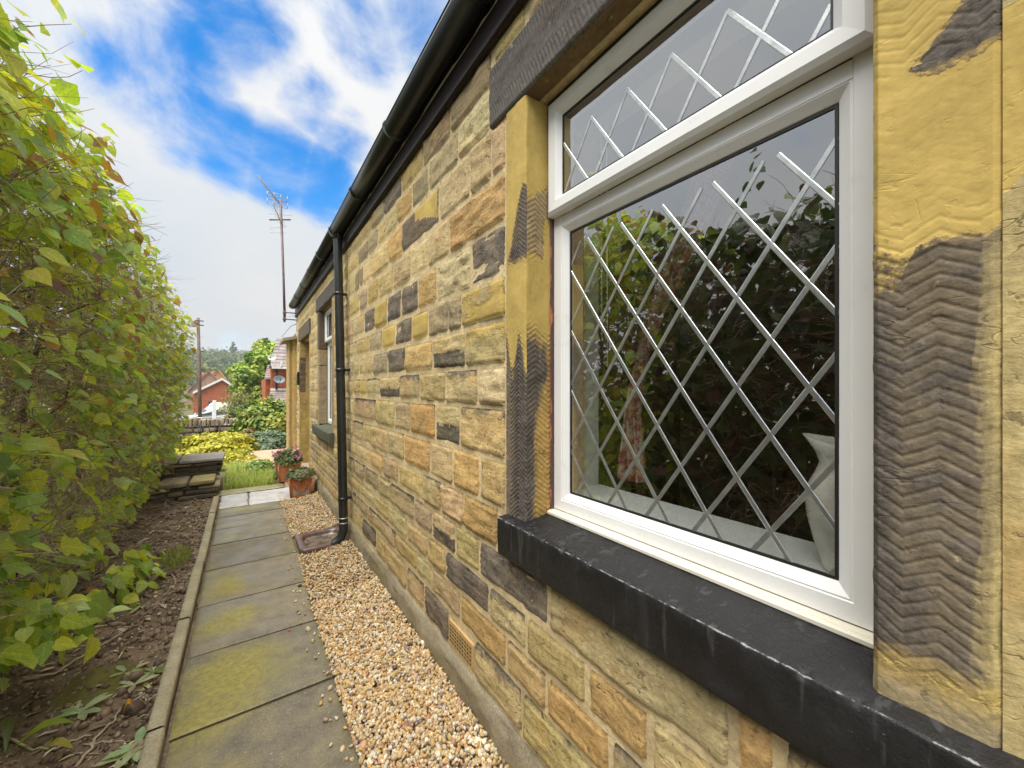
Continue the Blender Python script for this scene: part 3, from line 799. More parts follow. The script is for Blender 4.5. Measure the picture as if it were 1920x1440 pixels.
# doorway jambs, painted and stained
m = MB()
def dj(u, v):
    z = lerp(0, 2.298, v); x = lerp(-.006, .20, u)
    p = .55 + .35 * fbm(x * 6, z * 3, 2, 3) if z < 1.15 else .25
    s = .75 if (1.35 < z < 2.0 and x < .09 + .05 * mn.noise((z * 5, 0, 0))) else .12
    return ((x, 7.985 + .004 * mn.noise((x * 20, z * 10, 3)), z), s, p, (.47, .33, .13))
m.grid(dj, 14, 60)
def djf(u, v):
    z = lerp(0, 2.298, v); y = lerp(8.12, 7.985, u)
    s = .75 if 1.3 < z < 1.95 else .15
    return ((-.008, y, z), s, .5 if z < 1.2 else .2, (.47, .33, .13))
m.grid(djf, 5, 40)
m.box(.0, .2, 6.71, 6.795, 0, 2.298, (.45, .33, .14), b=.3)
m.build('door_jamb', MT['stone'], cottage)
m = MB(); m.bbox(.20, .24, 6.80, 7.985, .06, 2.295, .004, (.16, .10, .06)); m.build('door', MT['plain'], cottage)
m = MB(); m.bbox(-.06, .24, 6.80, 7.985, -.02, .07, .01, (.36, .32, .24)); m.build('door_step', MT['kerb'], cottage)
m = MB(); m.bbox(-.05, -.009, 8.02, 8.085, 1.50, 1.74, .008, (.03, .03, .035)); jb = m.build('wall_box', MT['black_plastic'], cottage)
m = MB(); m.bbox(-.053, -.0505, 8.03, 8.075, 1.70, 1.735, .001, (.85, .85, .85)); m.build('wall_box_glint', MT['plain'], jb)  # white plate painted in for the glint on the box
# air brick
ab = MB(); ab.bbox(-.006, .02, 1.482, 1.728, .207, .319, .003, (1, 1, 1)); ab_o = ab.build('air_brick', MT['clay'], cottage)
h = MB()
for i in range(9):
    for j in range(5):
        y = 1.505 + i * .0245; z = .222 + j * .0178
        h.add([(-.0066, y - .005, z - .004), (-.0066, y + .005, z - .004), (-.0066, y + .005, z + .0045), (-.0066, y - .005, z + .0045), (-.012, y - .007, z + .007), (-.012, y + .007, z + .007)], [(0, 3, 2, 1), (3, 4, 5, 2)])
h.build('air_hole', MT['hole'], ab_o)

# ---- room behind the big window
m = MB()
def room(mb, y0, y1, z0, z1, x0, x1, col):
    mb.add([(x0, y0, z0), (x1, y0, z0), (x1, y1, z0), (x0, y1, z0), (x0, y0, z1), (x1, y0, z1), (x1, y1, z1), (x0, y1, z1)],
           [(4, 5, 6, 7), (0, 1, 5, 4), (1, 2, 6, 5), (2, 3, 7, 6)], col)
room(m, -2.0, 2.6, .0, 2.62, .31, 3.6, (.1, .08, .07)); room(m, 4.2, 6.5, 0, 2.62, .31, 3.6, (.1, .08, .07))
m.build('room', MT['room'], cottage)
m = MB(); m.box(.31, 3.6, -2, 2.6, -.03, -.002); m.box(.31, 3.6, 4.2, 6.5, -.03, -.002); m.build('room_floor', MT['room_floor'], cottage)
m = MB()
for (a, b, c, d) in ((.165, 1.095, 1.03, 2.5), (4.83, 5.83, 1.0, 2.5)):
    m.add([(.165, b, c), (.40, b + .03, c), (.40, b + .03, d), (.165, b, d), (.165, a, c), (.40, a - .03, c), (.40, a - .03, d), (.165, a, d)], [(0, 1, 2, 3), (4, 7, 6, 5), (3, 2, 6, 7)])
m.build('window_reveal', MT['plaster'], cottage)
m = MB()
for (a, b, z) in ((.14, 1.12, 1.045), (4.8, 5.86, 1.0)): m.bbox(.166, .40, a, b, z - .03, z, .004)
m.build('window_board', MT['plaster'], cottage)

# ---- eaves: fascia, gutter, roof
m = MB(); m.bbox(-.026, -.002, -2.6, 8.62, 2.825, 3.035, .003); m.bbox(-.034, -.026, -2.6, 8.62, 2.825, 2.845, .002); m.build('fascia_board', MT['fascia'], cottage)
m = MB(); m.grid(lambda u, v: (-.0275 - .002 * v, lerp(-2, 8.3, u), lerp(2.945, 2.945 + .013 * sst(mn.noise((u * 26, 0, 7)) + .6 * mn.noise((u * 90, 0, 3)), -.15, .2), v)), 400, 1, flip=False)  # added pale strip: sky glints between gutter and fascia put in as shape
m.build('glint_strip', MT['gap_glint'], cottage)
GR, GX, GZ = .060, -.0925, 3.005
def gut(mb, ya, yb, r, th, span=(0, math.pi), n=18, col=(1, 1, 1)):
    vs = []; 
    for y in (ya, yb):
        for rr in (r, r - th):
            for i in range(n + 1):
                a = math.pi + span[0] + (span[1] - span[0]) * i / n
                vs.append((GX + rr * math.cos(a), y, GZ + rr * math.sin(a)))
    m_ = n + 1; fs = []
    for i in range(n):
        fs += [(i, i + 1, 2 * m_ + i + 1, 2 * m_ + i), (m_ + i, 3 * m_ + i, 3 * m_ + i + 1, m_ + i + 1), (i, m_ + i, m_ + i + 1, i + 1), (2 * m_ + i, 2 * m_ + i + 1, 3 * m_ + i + 1, 3 * m_ + i)]
    fs += [(0, 2 * m_, 3 * m_, m_), (n, m_ + n, 3 * m_ + n, 2 * m_ + n)]
    mb.add(vs, fs, col, smooth=True)
m = MB(); gut(m, -2.6, 1.29, GR, .003); gut(m, 1.30, 4.15, GR, .003); gut(m, 4.16, 8.35, GR, .003)
m.tube([(GX - GR, -2.6, GZ + .002), (GX - GR, 8.35, GZ + .002)], .004, 6)
gutter = m.build('gutter', MT['black_plastic'], cottage)
for y in (-.6, 1.29, 2.29, 3.20, 4.10, 4.93, 5.71, 6.54, 7.38, 8.2):
    b = MB(); gut(b, y - .022, y + .022, GR + .004, .0035, (-.05, math.pi + .05)); b.bbox(GX - GR - .008, GX - GR + .006, y - .02, y + .02, GZ - .004, GZ + .010, .002); b.bbox(GX + GR - .004, -.024, y - .02, y + .02, GZ - .03, GZ + .008, .002)
    b.build('gutter_bracket', MT['black_plastic'], gutter)
b = MB(); gut(b, 8.345, 8.352, GR + .003, GR * .98); b.build('gutter_stop', MT['black_plastic'], gutter)
# roof: overlapping slates rising away from the gutter
m = MB(); m.add([(-.06, -2.6, 3.04), (-.06, 8.64, 3.04), (3.4, 8.64, 5.0), (3.4, -2.6, 5.0), (-.06, -2.6, 3.02), (-.06, 8.64, 3.02), (3.4, 8.64, 4.97), (3.4, -2.6, 4.97)], [(0, 3, 2, 1), (4, 5, 6, 7), (0, 1, 5, 4), (1, 2, 6, 5), (3, 7, 6, 2), (0, 4, 7, 3)], (.1, .09, .085))
roof = m.build('roof', MT['tile'], cottage)
m = MB()
for r_ in range(11):
    for k in range(28):
        y = -2.58 + k * .4 + (.2 if r_ % 2 else 0); t = r_ * .35
        if y > 8.3: continue
        c, s = math.cos(.5155), math.sin(.5155); x = -.07 + t * c; z = 3.05 + t * s
        v = rnd.uniform(.8, 1.2)
        m.add([(x, y, z + .02), (x, y + .39, z + .02), (x + .42 * c, y + .39, z + .42 * s + .005), (x + .42 * c, y, z + .42 * s + .005), (x, y, z + .006), (x, y + .39, z + .006)], [(0, 3, 2, 1), (0, 1, 5, 4)], (.11 * v, .095 * v, .09 * v))
m.build('roof_tiles', MT['tile'], roof, 'stuff')
# end wall of the cottage, so that it is a solid house
m = MB(); m.box(.0, 3.4, 8.58, 8.64, 0, 3.0, (.4, .3, .15)); m.box(.0, 3.4, -2.64, -2.58, 0, 3.0, (.4, .3, .15)); m.box(3.4, 3.45, -2.64, 8.64, 0, 4.9, (.4, .3, .15)); m.build('rear_wall', MT['mortar'], cottage)

# ---- drainpipe
m = MB()
pb, pt_ = Vector((-.080, 3.81, .17)), Vector((-.083, 4.06, 2.90))
pts = [pt_ + Vector((0, .01, .09)), pt_] + [pb.lerp(pt_, k / 6) for k in range(5, -1, -1)]
pts += [pb + Vector((-.004, -.004, -.05)), pb + Vector((-.022, -.008, -.095)), pb + Vector((-.060, -.01, -.125)), pb + Vector((-.088, -.012, -.142))]
m.tube(pts, .040, 20, cap=False); m.tube(pts[:1] + [pts[1]], .047, 20)
pipe = m.build('drainpipe', MT['black_plastic'], cottage)
m = MB(); m.tube([pt_ + Vector((0, 0, .03)), pt_ + Vector((0, .01, .10))], [.046, .058], 20); m.build('gutter_outlet', MT['black_plastic'], pipe)
for z in (2.36, 1.62, .42):
    p = pb.lerp(pt_, (z - .17) / 2.73)
    b = MB(); b.tube([p + Vector((0, 0, -.014)), p + Vector((0, 0, .014))], .0445, 20); b.bbox(p.x + .03, .01, p.y - .012, p.y + .012, z - .012, z + .012, .003); b.bbox(-.008, .002, p.y - .045, p.y + .045, z - .016, z + .016, .003)
    b.build('pipe_clip', MT['black_plastic'], pipe)
m = MB(); p = pb + Vector((0, 0, .03))
for dz in (.03, .075): q = pb + Vector((0, 0, dz)); m.tube([q, q + Vector((0, 0, .006))], .0425, 20)
m.build('pipe_joint', MT['alu'], pipe)

# ---- lower rendered wing beyond the doorway, with a mono-pitch roof
m = MB()
m.grid(lambda u, v: (lerp(-.125, -.005, u) , 8.66 + .012 * fbm(u * 5, v * 90, 1, 3), lerp(-.05, 2.38 + .15 * u, v)), 10, 150)
m.grid(lambda u, v: (-.125 + .01 * fbm(u * 22, v * 90, 2, 3), lerp(8.66, 9.25, u), lerp(-.05, 2.38, v)), 14, 110, flip=True)
m.box(-.115, 3.3, 8.68, 9.24, -.05, 2.36); wing = m.build('side_wing', MT['render'], cottage)
m = MB(); m.bbox(-.137, -.10, 8.648, 8.70, -.02, 2.385, .008, (.46, .35, .18)); m.bbox(-.065, .0, 8.60, 8.658, -.02, 2.42, .01, (.50, .36, .14)); m.build('corner_post', MT['stone'], wing)
m = MB(); m.add([(-.24, 8.50, 2.345), (3.3, 8.50, 3.2), (3.3, 9.4, 3.2), (-.24, 9.4, 2.345), (-.24, 8.50, 2.40), (3.3, 8.50, 3.27), (3.3, 9.4, 3.27), (-.24, 9.4, 2.40)], [(0, 3, 2, 1), (4, 5, 6, 7), (0, 1, 5, 4), (0, 4, 7, 3), (3, 7, 6, 2), (1, 2, 6, 5)], (.32, .28, .22)); m.build('wing_roof', MT['plain'], wing)
# ================================================================== THE GROUND
def struct(o): o['kind'] = 'structure'; return o
def tz(x, y):
    """height of the land: level garden, falling to the lane, then rising to the far hillside"""
    if y < 9.5: b = 0.0
    elif y < 62: b = -.08 - 2.5 * sst(y, 9.5, 62)
    else: b = -2.58 + 28 * sst(y, 95, 430)
    return b
m = MB()
ys = [-12, -6, -3, 0, 3, 6, 8, 9.5, 11, 13, 16, 20, 25, 30, 38, 46, 55, 62, 72, 85, 95, 120, 150, 180, 210, 240, 270, 300, 340, 380, 430, 520, 700, 1000, 1600]
xs = [-900, -500, -300, -200, -140, -100, -70, -50, -35, -25, -16, -10, -6, -3, 0, 3, 8, 16, 30, 50, 80, 120, 180, 300, 500, 900]
vs = [(x, y, tz(x, y) - .07 + (2.5 * mn.noise((x * .01, y * .01, 0)) if y > 90 else 0)) for y in ys for x in xs]
nx = len(xs); fs = [(j * nx + i, j * nx + i + 1, (j + 1) * nx + i + 1, (j + 1) * nx + i) for j in range(len(ys) - 1) for i in range(nx - 1)]
m.add(vs, fs, (.1, .1, .05), smooth=True)
struct(m.build('ground', MT['ground']))
# soil bed under the hedge
def soil_h(x, y):
    c = abs(mn.noise((x * 9, y * 9, 4)))
    return -.012 + .045 * fbm(x * 2.2, y * 2.2, 1, 3) + .030 * fbm(x * 9, y * 9, 5, 4) + .03 * max(0, mn.noise((x * 4, y * 4, 8)) - .15) * (1 + c) + .05 * sst(-x, 1.45, 2.2) - .012 * sst(-x, 1.3, 1.17)
def soil(u, v):
    x = lerp(-3.6, -1.155, u ** .6); y = lerp(-1.5, 8.2, v)
    moss = .9 if ((x + 1.42) ** 2 / .02 + (y - 2.72) ** 2 / .02 < 1 + fbm(x * 12, y * 12, 1, 3) or (x + 1.33) ** 2 / .012 + (y - 4.35) ** 2 / .06 < 1) else 0
    return ((x, y, soil_h(x, y) + (.012 if moss else 0)), moss, 0)
m = MB(); m.grid(soil, 130, 480, flip=False)
struct(m.build('soil_bed', MT['soil']))
# crumbs of soil, small pebbles and leaf litter on the bed
ico_v = []; 
def ico():
    t = (1 + 5 ** .5) / 2
    v = np.array([(-1, t, 0), (1, t, 0), (-1, -t, 0), (1, -t, 0), (0, -1, t), (0, 1, t), (0, -1, -t), (0, 1, -t), (t, 0, -1), (t, 0, 1), (-t, 0, -1), (-t, 0, 1)], float)
    v /= np.linalg.norm(v[0])
    f = np.array([(0, 11, 5), (0, 5, 1), (0, 1, 7), (0, 7, 10), (0, 10, 11), (1, 5, 9), (5, 11, 4), (11, 10, 2), (10, 7, 6), (7, 1, 8), (3, 9, 4), (3, 4, 2), (3, 2, 6), (3, 6, 8), (3, 8, 9), (4, 9, 5), (2, 4, 11), (6, 2, 10), (8, 6, 7), (9, 8, 1)])
    return v, f
def ico2():
    v, f = ico(); v = list(map(tuple, v)); cache = {}; nf = []
    def mid(a, b):
        k = (min(a, b), max(a, b))
        if k not in cache:
            p = np.array(v[a]) + np.array(v[b]); p /= np.linalg.norm(p); cache[k] = len(v); v.append(tuple(p))
        return cache[k]
    for a, b, c in f:
        ab, bc, ca = mid(a, b), mid(b, c), mid(c, a); nf += [(a, ab, ca), (b, bc, ab), (c, ca, bc), (ab, bc, ca)]
    return np.array(v), np.array(nf)
IV, IF = ico2(); IV1, IF1 = ico()
def rand_rot(n, full=True):
    q = rng.normal(size=(n, 4)); q /= np.linalg.norm(q, axis=1)[:, None]
    w_, x, y, z = q.T
    return np.stack([np.stack([1 - 2 * (y * y + z * z), 2 * (x * y - z * w_), 2 * (x * z + y * w_)], -1), np.stack([2 * (x * y + z * w_), 1 - 2 * (x * x + z * z), 2 * (y * z - x * w_)], -1), np.stack([2 * (x * z - y * w_), 2 * (y * z + x * w_), 1 - 2 * (x * x + y * y)], -1)], 1)
def lumpy(tv, seed, amp):
    r = np.random.default_rng(seed); d = r.normal(size=(5, 3)); out = tv.copy()
    k = 1 + amp * sum(np.sin(tv @ d[i] * 2 + i) for i in range(5)) / 2.2
    pl = r.normal(size=(4, 3)); pl /= np.linalg.norm(pl, axis=1)[:, None]
    out = tv * k[:, None]
    for p in pl:                                      # flatten a few sides: broken stone, not balls
        h = out @ p; ex = np.maximum(0, h - .62); out = out - ex[:, None] * p * .85
    return out
def stones_np(P, size, cols, flat=(.55, .9), amp=.16, tmpl=IV, tf=IF):
    parts = []; n = len(P); which = rng.integers(0, 9, n)
    for k in range(9):
        s = which == k; c = s.sum()
        if not c: continue
        Rm = rand_rot(c); sc = np.stack([size[s] * rng.uniform(.8, 1.25, c), size[s] * rng.uniform(.7, 1., c), size[s] * rng.uniform(*flat, c)], 1)
        parts.append(instance_np(lumpy(tmpl, k + 50, amp), [tf], P[s], Rm * sc[:, None, :], cols[s]))
    return parts
n = 5200
X = -1.17 - rng.random(n) ** 1.3 * 1.3; Y = rng.uniform(1.3, 6.6, n)
Z = np.array([soil_h(x, y) for x, y in zip(X, Y)]); S = rng.gamma(2., .0028, n) + .002
lab = rng.random(n)
C = np.where((lab < .72)[:, None], np.array([.15, .105, .07]) * rng.uniform(.5, 1.8, (n, 1)), np.where((lab < .93)[:, None], np.array([.27, .21, .14]) * rng.uniform(.6, 1.4, (n, 1)), np.array([.42, .37, .3]) * rng.uniform(.8, 1.2, (n, 1))))
S = np.where(lab < .72, S * 1.7, S)
V, T, C, W = join_np(stones_np(np.stack([X, Y, Z + S * .3], 1), S, C, tmpl=IV1, tf=IF1))
np_mesh('soil_crumbs', V, T, C, MT['gravel'], kind='stuff')

n = 1500                                              # straw, leaf and twig fragments
X = -1.18 - rng.random(n) ** 1.2 * 1.1; Y = rng.uniform(1.5, 6.4, n); Z = np.array([soil_h(x, y) for x, y in zip(X, Y)]) + .006
tv = np.array([(-.5, -.06, 0), (.1, -.10, .10), (.5, .0, .02), (.1, .09, .12), (-.5, .05, .02)]); a = rng.uniform(0, 6.28, n); s = rng.gamma(2.2, .011, n) + .008
M = np.zeros((n, 3, 3)); M[:, 0, 0] = np.cos(a) * s; M[:, 1, 0] = np.sin(a) * s; wq_ = rng.uniform(.5, 2.2, n); M[:, 0, 1] = -np.sin(a) * s * wq_; M[:, 1, 1] = np.cos(a) * s * wq_; M[:, 2, 2] = s; M[:, 2, 0] = rng.normal(0, .15, n) * s
C = np.array([(.50, .42, .28), (.40, .30, .18), (.30, .20, .12), (.48, .44, .20), (.56, .50, .40)])[rng.integers(0, 5, n)] * rng.uniform(.6, 1.1, (n, 1))
V, T, C, W = instance_np(tv, [np.array([(0, 1, 2), (0, 2, 3), (0, 3, 4)])], np.stack([X, Y, Z], 1), M, C)
np_mesh('leaf_litter', V, T, C, MT['gravel'], kind='stuff')

# concrete edging
kerb = thing('kerb', (-1.13, 3.3, 0), None, None); kerb['kind'] = 'structure'
for (a, b) in ((-1.6, .30), (.31, 1.22), (1.225, 2.14), (2.145, 3.06), (3.065, 3.98), (3.985, 4.90), (4.905, 5.50), (5.505, 6.30)):
    m = MB(); dx = rnd.uniform(-.004, .004); top = .042 + rnd.uniform(-.005, .005)
    def kf(u, v):
        prof = [(-1.163, -.06), (-1.163, top - .008), (-1.156, top), (-1.112, top), (-1.104, top - .007), (-1.103, -.06)]
        t = v * 15; i = min(4, int(t / 3)); f = t / 3 - i
        x = lerp(prof[i][0], prof[i + 1][0], f); z = lerp(prof[i][1], prof[i + 1][1], f); y = lerp(a + .003, b - .003, u)
        return ((x + dx + .003 * fbm(y * 30, z * 40, x * 30, 3), y, z + .003 * fbm(y * 22, x * 40, 2, 3)), .2, 0, (.33, .29, .19))
    m.grid(kf, int((b - a) / .012), 15, flip=False)
    m.add([(x, b - .003, z) for x, z in [(-1.163, -.06), (-1.163, top - .006), (-1.105, top - .006), (-1.103, -.06)]], [(0, 1, 2, 3)], (.3, .27, .18))
    m.add([(x, a + .003, z) for x, z in [(-1.163, -.06), (-1.163, top - .006), (-1.105, top - .006), (-1.103, -.06)]], [(3, 2, 1, 0)], (.3, .27, .18))
    m.build('kerb_stone', MT['kerb'], kerb)
# path of concrete slabs with yellow-green algae
path = MB(); path.box(-1.10, -.44, -1.6, 5.80, -.12, -.022, (.05, .045, .03)); path = struct(path.build('path', MT['soil']))
js = [-1.5, -.9, -.3, .3, .9, 1.5, 2.10, 2.68, 3.26, 3.88, 4.48, 4.93, 5.38, 5.77]
moss_spots = [(-.97, 2.20, .35, .34, .75), (-.86, 2.42, .30, .30, 1.0), (-.92, 2.98, .20, .24, 1.1), (-.95, 3.52, .18, .26, 1.0), (-.98, 1.75, .25, .25, .55), (-.85, 5.6, .3, .14, 1.0), (-1.0, 4.6, .2, .3, .45), (-1., 5.1, .12, .2, .5), (-.95, 3.75, .2, .2, .5), (-.98, 1.2, .2, .25, .5), (-.7, .5, .3, .3, .7)]
for i in range(len(js) - 1):
    a, b = js[i] + .005, js[i + 1] - .005; tl = (rnd.uniform(-.003, .003), rnd.uniform(-.003, .003), rnd.uniform(-.002, .002))
    x0, x1 = -1.083 + rnd.uniform(-.004, .004), -.457 + rnd.uniform(-.012, .01); tone = rnd.uniform(.86, 1.12); warm = rnd.uniform(.97, 1.05)
    nu, nv = 54, int((b - a) / .012)
    def sf(u, v):
        y = lerp(a, b, v); x = lerp(x0, x1, u)
        e = min(u * (x1 - x0), (1 - u) * (x1 - x0), v * (b - a), (1 - v) * (b - a))
        mo = .27 + .25 * fbm(x * 2.2, y * 1.6, 6, 3) + .10 * math.exp(-e / .03)
        for (mx_, my, rx, ry, k) in moss_spots: mo = max(mo, k * math.exp(-((x - mx_) / rx) ** 2 * 1.1 - ((y - my) / ry) ** 2 * 1.1))
        z = tl[2] + tl[0] * (u - .5) * 2 + tl[1] * (v - .5) * 2 - .006 * math.exp(-e / .004) + .0012 * fbm(x * 12, y * 12, 3, 4)
        g = (.20 * tone * warm, .175 * tone, .125 * tone)
        g = tuple(lerp(c, d, .55 * math.exp(-e / .025)) for c, d in zip(g, (.13, .115, .07)))
        return ((x + .003 * mn.noise((y * 25, 1, 1)) * (u in (0, 1)), y + .002 * mn.noise((x * 25, 2, 1)) * (v in (0, 1)), z), mo, 0, g)
    m = MB(); m.grid(sf, nu, max(4, nv), flip=False)
    o = len(m.v); r = [(x0, a), (x1, a), (x1, b), (x0, b)]
    m.add([(x, y, -.004) for x, y in r] + [(x, y, -.05) for x, y in r], [(0, 4, 5, 1), (1, 5, 6, 2), (2, 6, 7, 3), (3, 7, 4, 0)], (.13, .11, .07))
    m.build('paving_slab', MT['slab'], path)
# riven York flags at the end of the path
flags = MB(); flags.box(-1.25, .0, 5.775, 7.0, -.12, -.02, (.1, .1, .05)); flags = struct(flags.build('flagstone_path', MT['soil']))
for (x0, x1, y0, y1, z, c) in ((-1.09, -.80, 5.79, 6.46, .006, (.50, .49, .48)), (-.785, -.28, 5.79, 6.47, .002, (.54, .53, .52)), (-1.17, -.36, 6.49, 6.74, .012, (.31, .29, .15)), (-.26, -.03, 5.98, 6.45, -.004, (.35, .31, .25)), (-.34, -.02, 6.48, 7.05, .0, (.33, .28, .2))):
    m = MB(); sd = rnd.uniform(0, 50)
    def ff(u, v):
        x = lerp(x0, x1, u); y = lerp(y0, y1, v); e = min(u, 1 - u, v, 1 - v)
        return ((x + .012 * mn.noise((y * 8, sd, 1)) * (u in (0, 1)), y + .014 * mn.noise((x * 7, sd, 2)) * (v in (0, 1)), z + .010 * fbm(x * 4, y * 7, sd, 4) - (.014 if e == 0 else 0)), .2 + .25 * mn.noise((x * 4, y * 4, 3)), 0, c)
    m.grid(ff, 22, 22, flip=False); m.build('flagstone', MT['flag'], flags)

# gravel strip
m = MB(); m.grid(lambda u, v: (lerp(-.47, .0, u), lerp(-1.6, 6.0, v), -.030 + .05 * max(0, u - .5) * 2 + .012 * mn.noise((u * 2, v * 9, 1))), 8, 60, flip=False); struct(m.build('gravel_bed', MT['gravel_bed']))
PAL = np.array([(.62, .50, .30), (.58, .40, .17), (.52, .33, .15), (.70, .62, .46), (.50, .27, .15), (.34, .23, .17), (.78, .72, .58), (.55, .47, .36), (.60, .36, .10), (.24, .20, .20), (.11, .10, .11)])
PW = np.array([.27, .2, .13, .11, .07, .07, .04, .06, .04, .02, .01]); PW = PW / PW.sum()
def gravel(n, y0, y1, smin, smax, big):
    X = rng.uniform(-.462, -.03, n); Y = rng.uniform(y0, y1, n)
    stray = rng.random(n) < .005; X = np.where(stray, rng.uniform(-.55, -.44, n), X)
    S = rng.uniform(smin, smax, n) * np.where(rng.random(n) < .06, 1.5, 1.)
    h = -.016 + .024 * rng.random(n) + .018 * np.clip(-np.abs(X + .22) / .3 + .6, 0, 1) + np.array([.010 * mn.noise((x * 6, y * 6, 3)) for x, y in zip(X, Y)])
    h = h + .052 * np.clip((X + .24) / .2, 0, 1) ** 1.5
    h = np.where(stray, .006, h)
    keep = ~((X > -.46) & (X < .02) & (Y > 3.78) & (Y < 4.27)) & ~((X > -.38) & (Y > 5.74))
    C = PAL[rng.choice(len(PAL), n, p=PW)] * rng.uniform(.70, 1.03, (n, 1))
    P = np.stack([X, Y, h], 1)[keep]
    return stones_np(P, S[keep], C[keep], (.5, .85), .2, IV if big else IV1, IF if big else IF1)
parts = gravel(12500, .9, 2.9, .0062, .0118, True) + gravel(10500, 2.9, 5.9, .0068, .0115, False) + gravel(2600, -1.5, .9, .010, .017, False)
V, T, C, W = join_np(parts)
np_mesh('gravel', V, T, C, MT['gravel'], kind='stuff')

# garden beyond: lawn, paved area with a kerb step, lane
m = MB(); m.grid(lambda u, v: (lerp(-1.10, -.46, u), lerp(6.76, 8.75, v), -.01 + .05 * u * v), 6, 8, flip=False); struct(m.build('lawn_bed', MT['soil']))
m = MB(); m.box(-1.1, 1.4, 8.02, 9.98, -.12, .06, (.5, .36, .26)); m.build('x', None) if False else None
pv = MB(); pv.prism([(-.56, 8.05), (.9, 8.05), (.9, 10.2), (-1.05, 10.2), (-.86, 9.0)], 'z', -.1, .055, (.5, .36, .26)); struct(pv.build('paved_area', MT['pave']))
m = MB()
for i, (a, b) in enumerate(((-.585, -.36), (-.355, -.205))): m.bbox(a, b, 7.96, 8.046, -.05, .066, .006, (.20, .17, .12), jit=.003)
struct(m.build('step_edge', MT['kerb']))
m = MB(); m.add([(-40, 40, tz(0, 40) - .03), (30, 40, tz(0, 40) - .03), (30, 49, tz(0, 49) - .03), (-40, 49, tz(0, 49) - .03)], [(0, 1, 2, 3)], (.06, .06, .06)); struct(m.build('lane', MT['asphalt']))
# grass blades
def blades(n, fx, h0, h1, wd, colA, colB, name, lean=.5, label=None):
    P = fx(n); n = len(P)
    tv = np.array([(-.5, 0, 0), (.5, 0, 0), (-.36, .12, .5), (.36, .12, .5), (0, .45, 1.0)]); tf = [np.array([(0, 1, 3, 2)]), np.array([(2, 3, 4)])]
    a = rng.uniform(0, 2 * math.pi, n); hh = rng.uniform(h0, h1, n); ww = wd * rng.uniform(.7, 1.3, n); ln = rng.uniform(.1, lean, n)
    M = np.zeros((n, 3, 3)); ca, sa = np.cos(a), np.sin(a)
    M[:, 0, 0] = ca * ww; M[:, 1, 0] = sa * ww; M[:, 0, 1] = -sa * hh * ln * 2; M[:, 1, 1] = ca * hh * ln * 2; M[:, 2, 2] = hh
    t = rng.random((n, 1)); C = np.array(colA) * t + np.array(colB) * (1 - t); C = C * rng.uniform(.75, 1.25, (n, 1))
    V, T, C, W = instance_np(tv, tf, P, M, C)
    return np_mesh(name, V, T, C, MT['grass'], kind='stuff')
blades(6000, lambda n: np.stack([rng.uniform(-1.08, -.47, n), 6.78 + 1.9 * rng.random(n), np.full(n, -.005)], 1), .04, .16, .007, (.36, .50, .08), (.56, .56, .20), 'grass', 1.3)
def tuft(n):
    r = rng.random(n) ** .5; a = rng.uniform(0, 2 * math.pi, n)
    return np.stack([-1.32 + .11 * r * np.cos(a), 4.36 + .26 * r * np.sin(a), np.full(n, -.005)], 1)
blades(500, tuft, .015, .05, .006, (.22, .28, .05), (.30, .30, .06), 'grass_tuft', .9)

# ================================================================== THE HEDGE
hedge = thing('hedge', (-2.1, 3.5, 0), 'tall broad-leaved hedge with yellowing leaves and bare twigs along the soil bed', 'hedge')
def hedge_top(y): return 2.75 + .5 * sst(y, 1.4, 2.6) - .05 * sst(y, 3.4, 5) - .55 * sst(y, 5.2, 7.4) + .10 * mn.noise((y * 1.7, 0, 5)) + .06 * mn.noise((y * 5, 2, 5))
def face_x(y, z):
    b = -1.78 + .04 * sst(z, 1.2, 2.4) + .13 * sst(z, .15, .8) - .05 * sst(z, 2.2, 3.2) + .10 * sst(y, 5.0, 7.2) * sst(z, .3, 1.0) - .12 * (1 - sst(z, 0, .3))
    return b + .09 * fbm(y * 1.3, z * 1.3, 2, 3) + .05 * mn.noise((y * 4, z * 4, 7))
YE = 7.45
def dens_at(y, z):
    d = .47 + 1.6 * fbm(y * .95 + 3.1, z * 1.5, 11.3, 3)
    d -= .55 * math.exp(-((z - 1.95) / .22) ** 2) * math.exp(-((y - 3.2) / .7) ** 2) + .55 * math.exp(-((z - 1.35) / .25) ** 2) * math.exp(-((y - 3.0) / .8) ** 2) + .4 * math.exp(-((z - .75) / .2) ** 2) * math.exp(-((y - 4.6) / 1.1) ** 2)
    d += .35 * sst(z, 2.3, 2.9) + .30 * (1 - sst(z, .25, .7)) + .35 * sst(y, 4.8, 6.2)
    return max(.06, min(1, d))
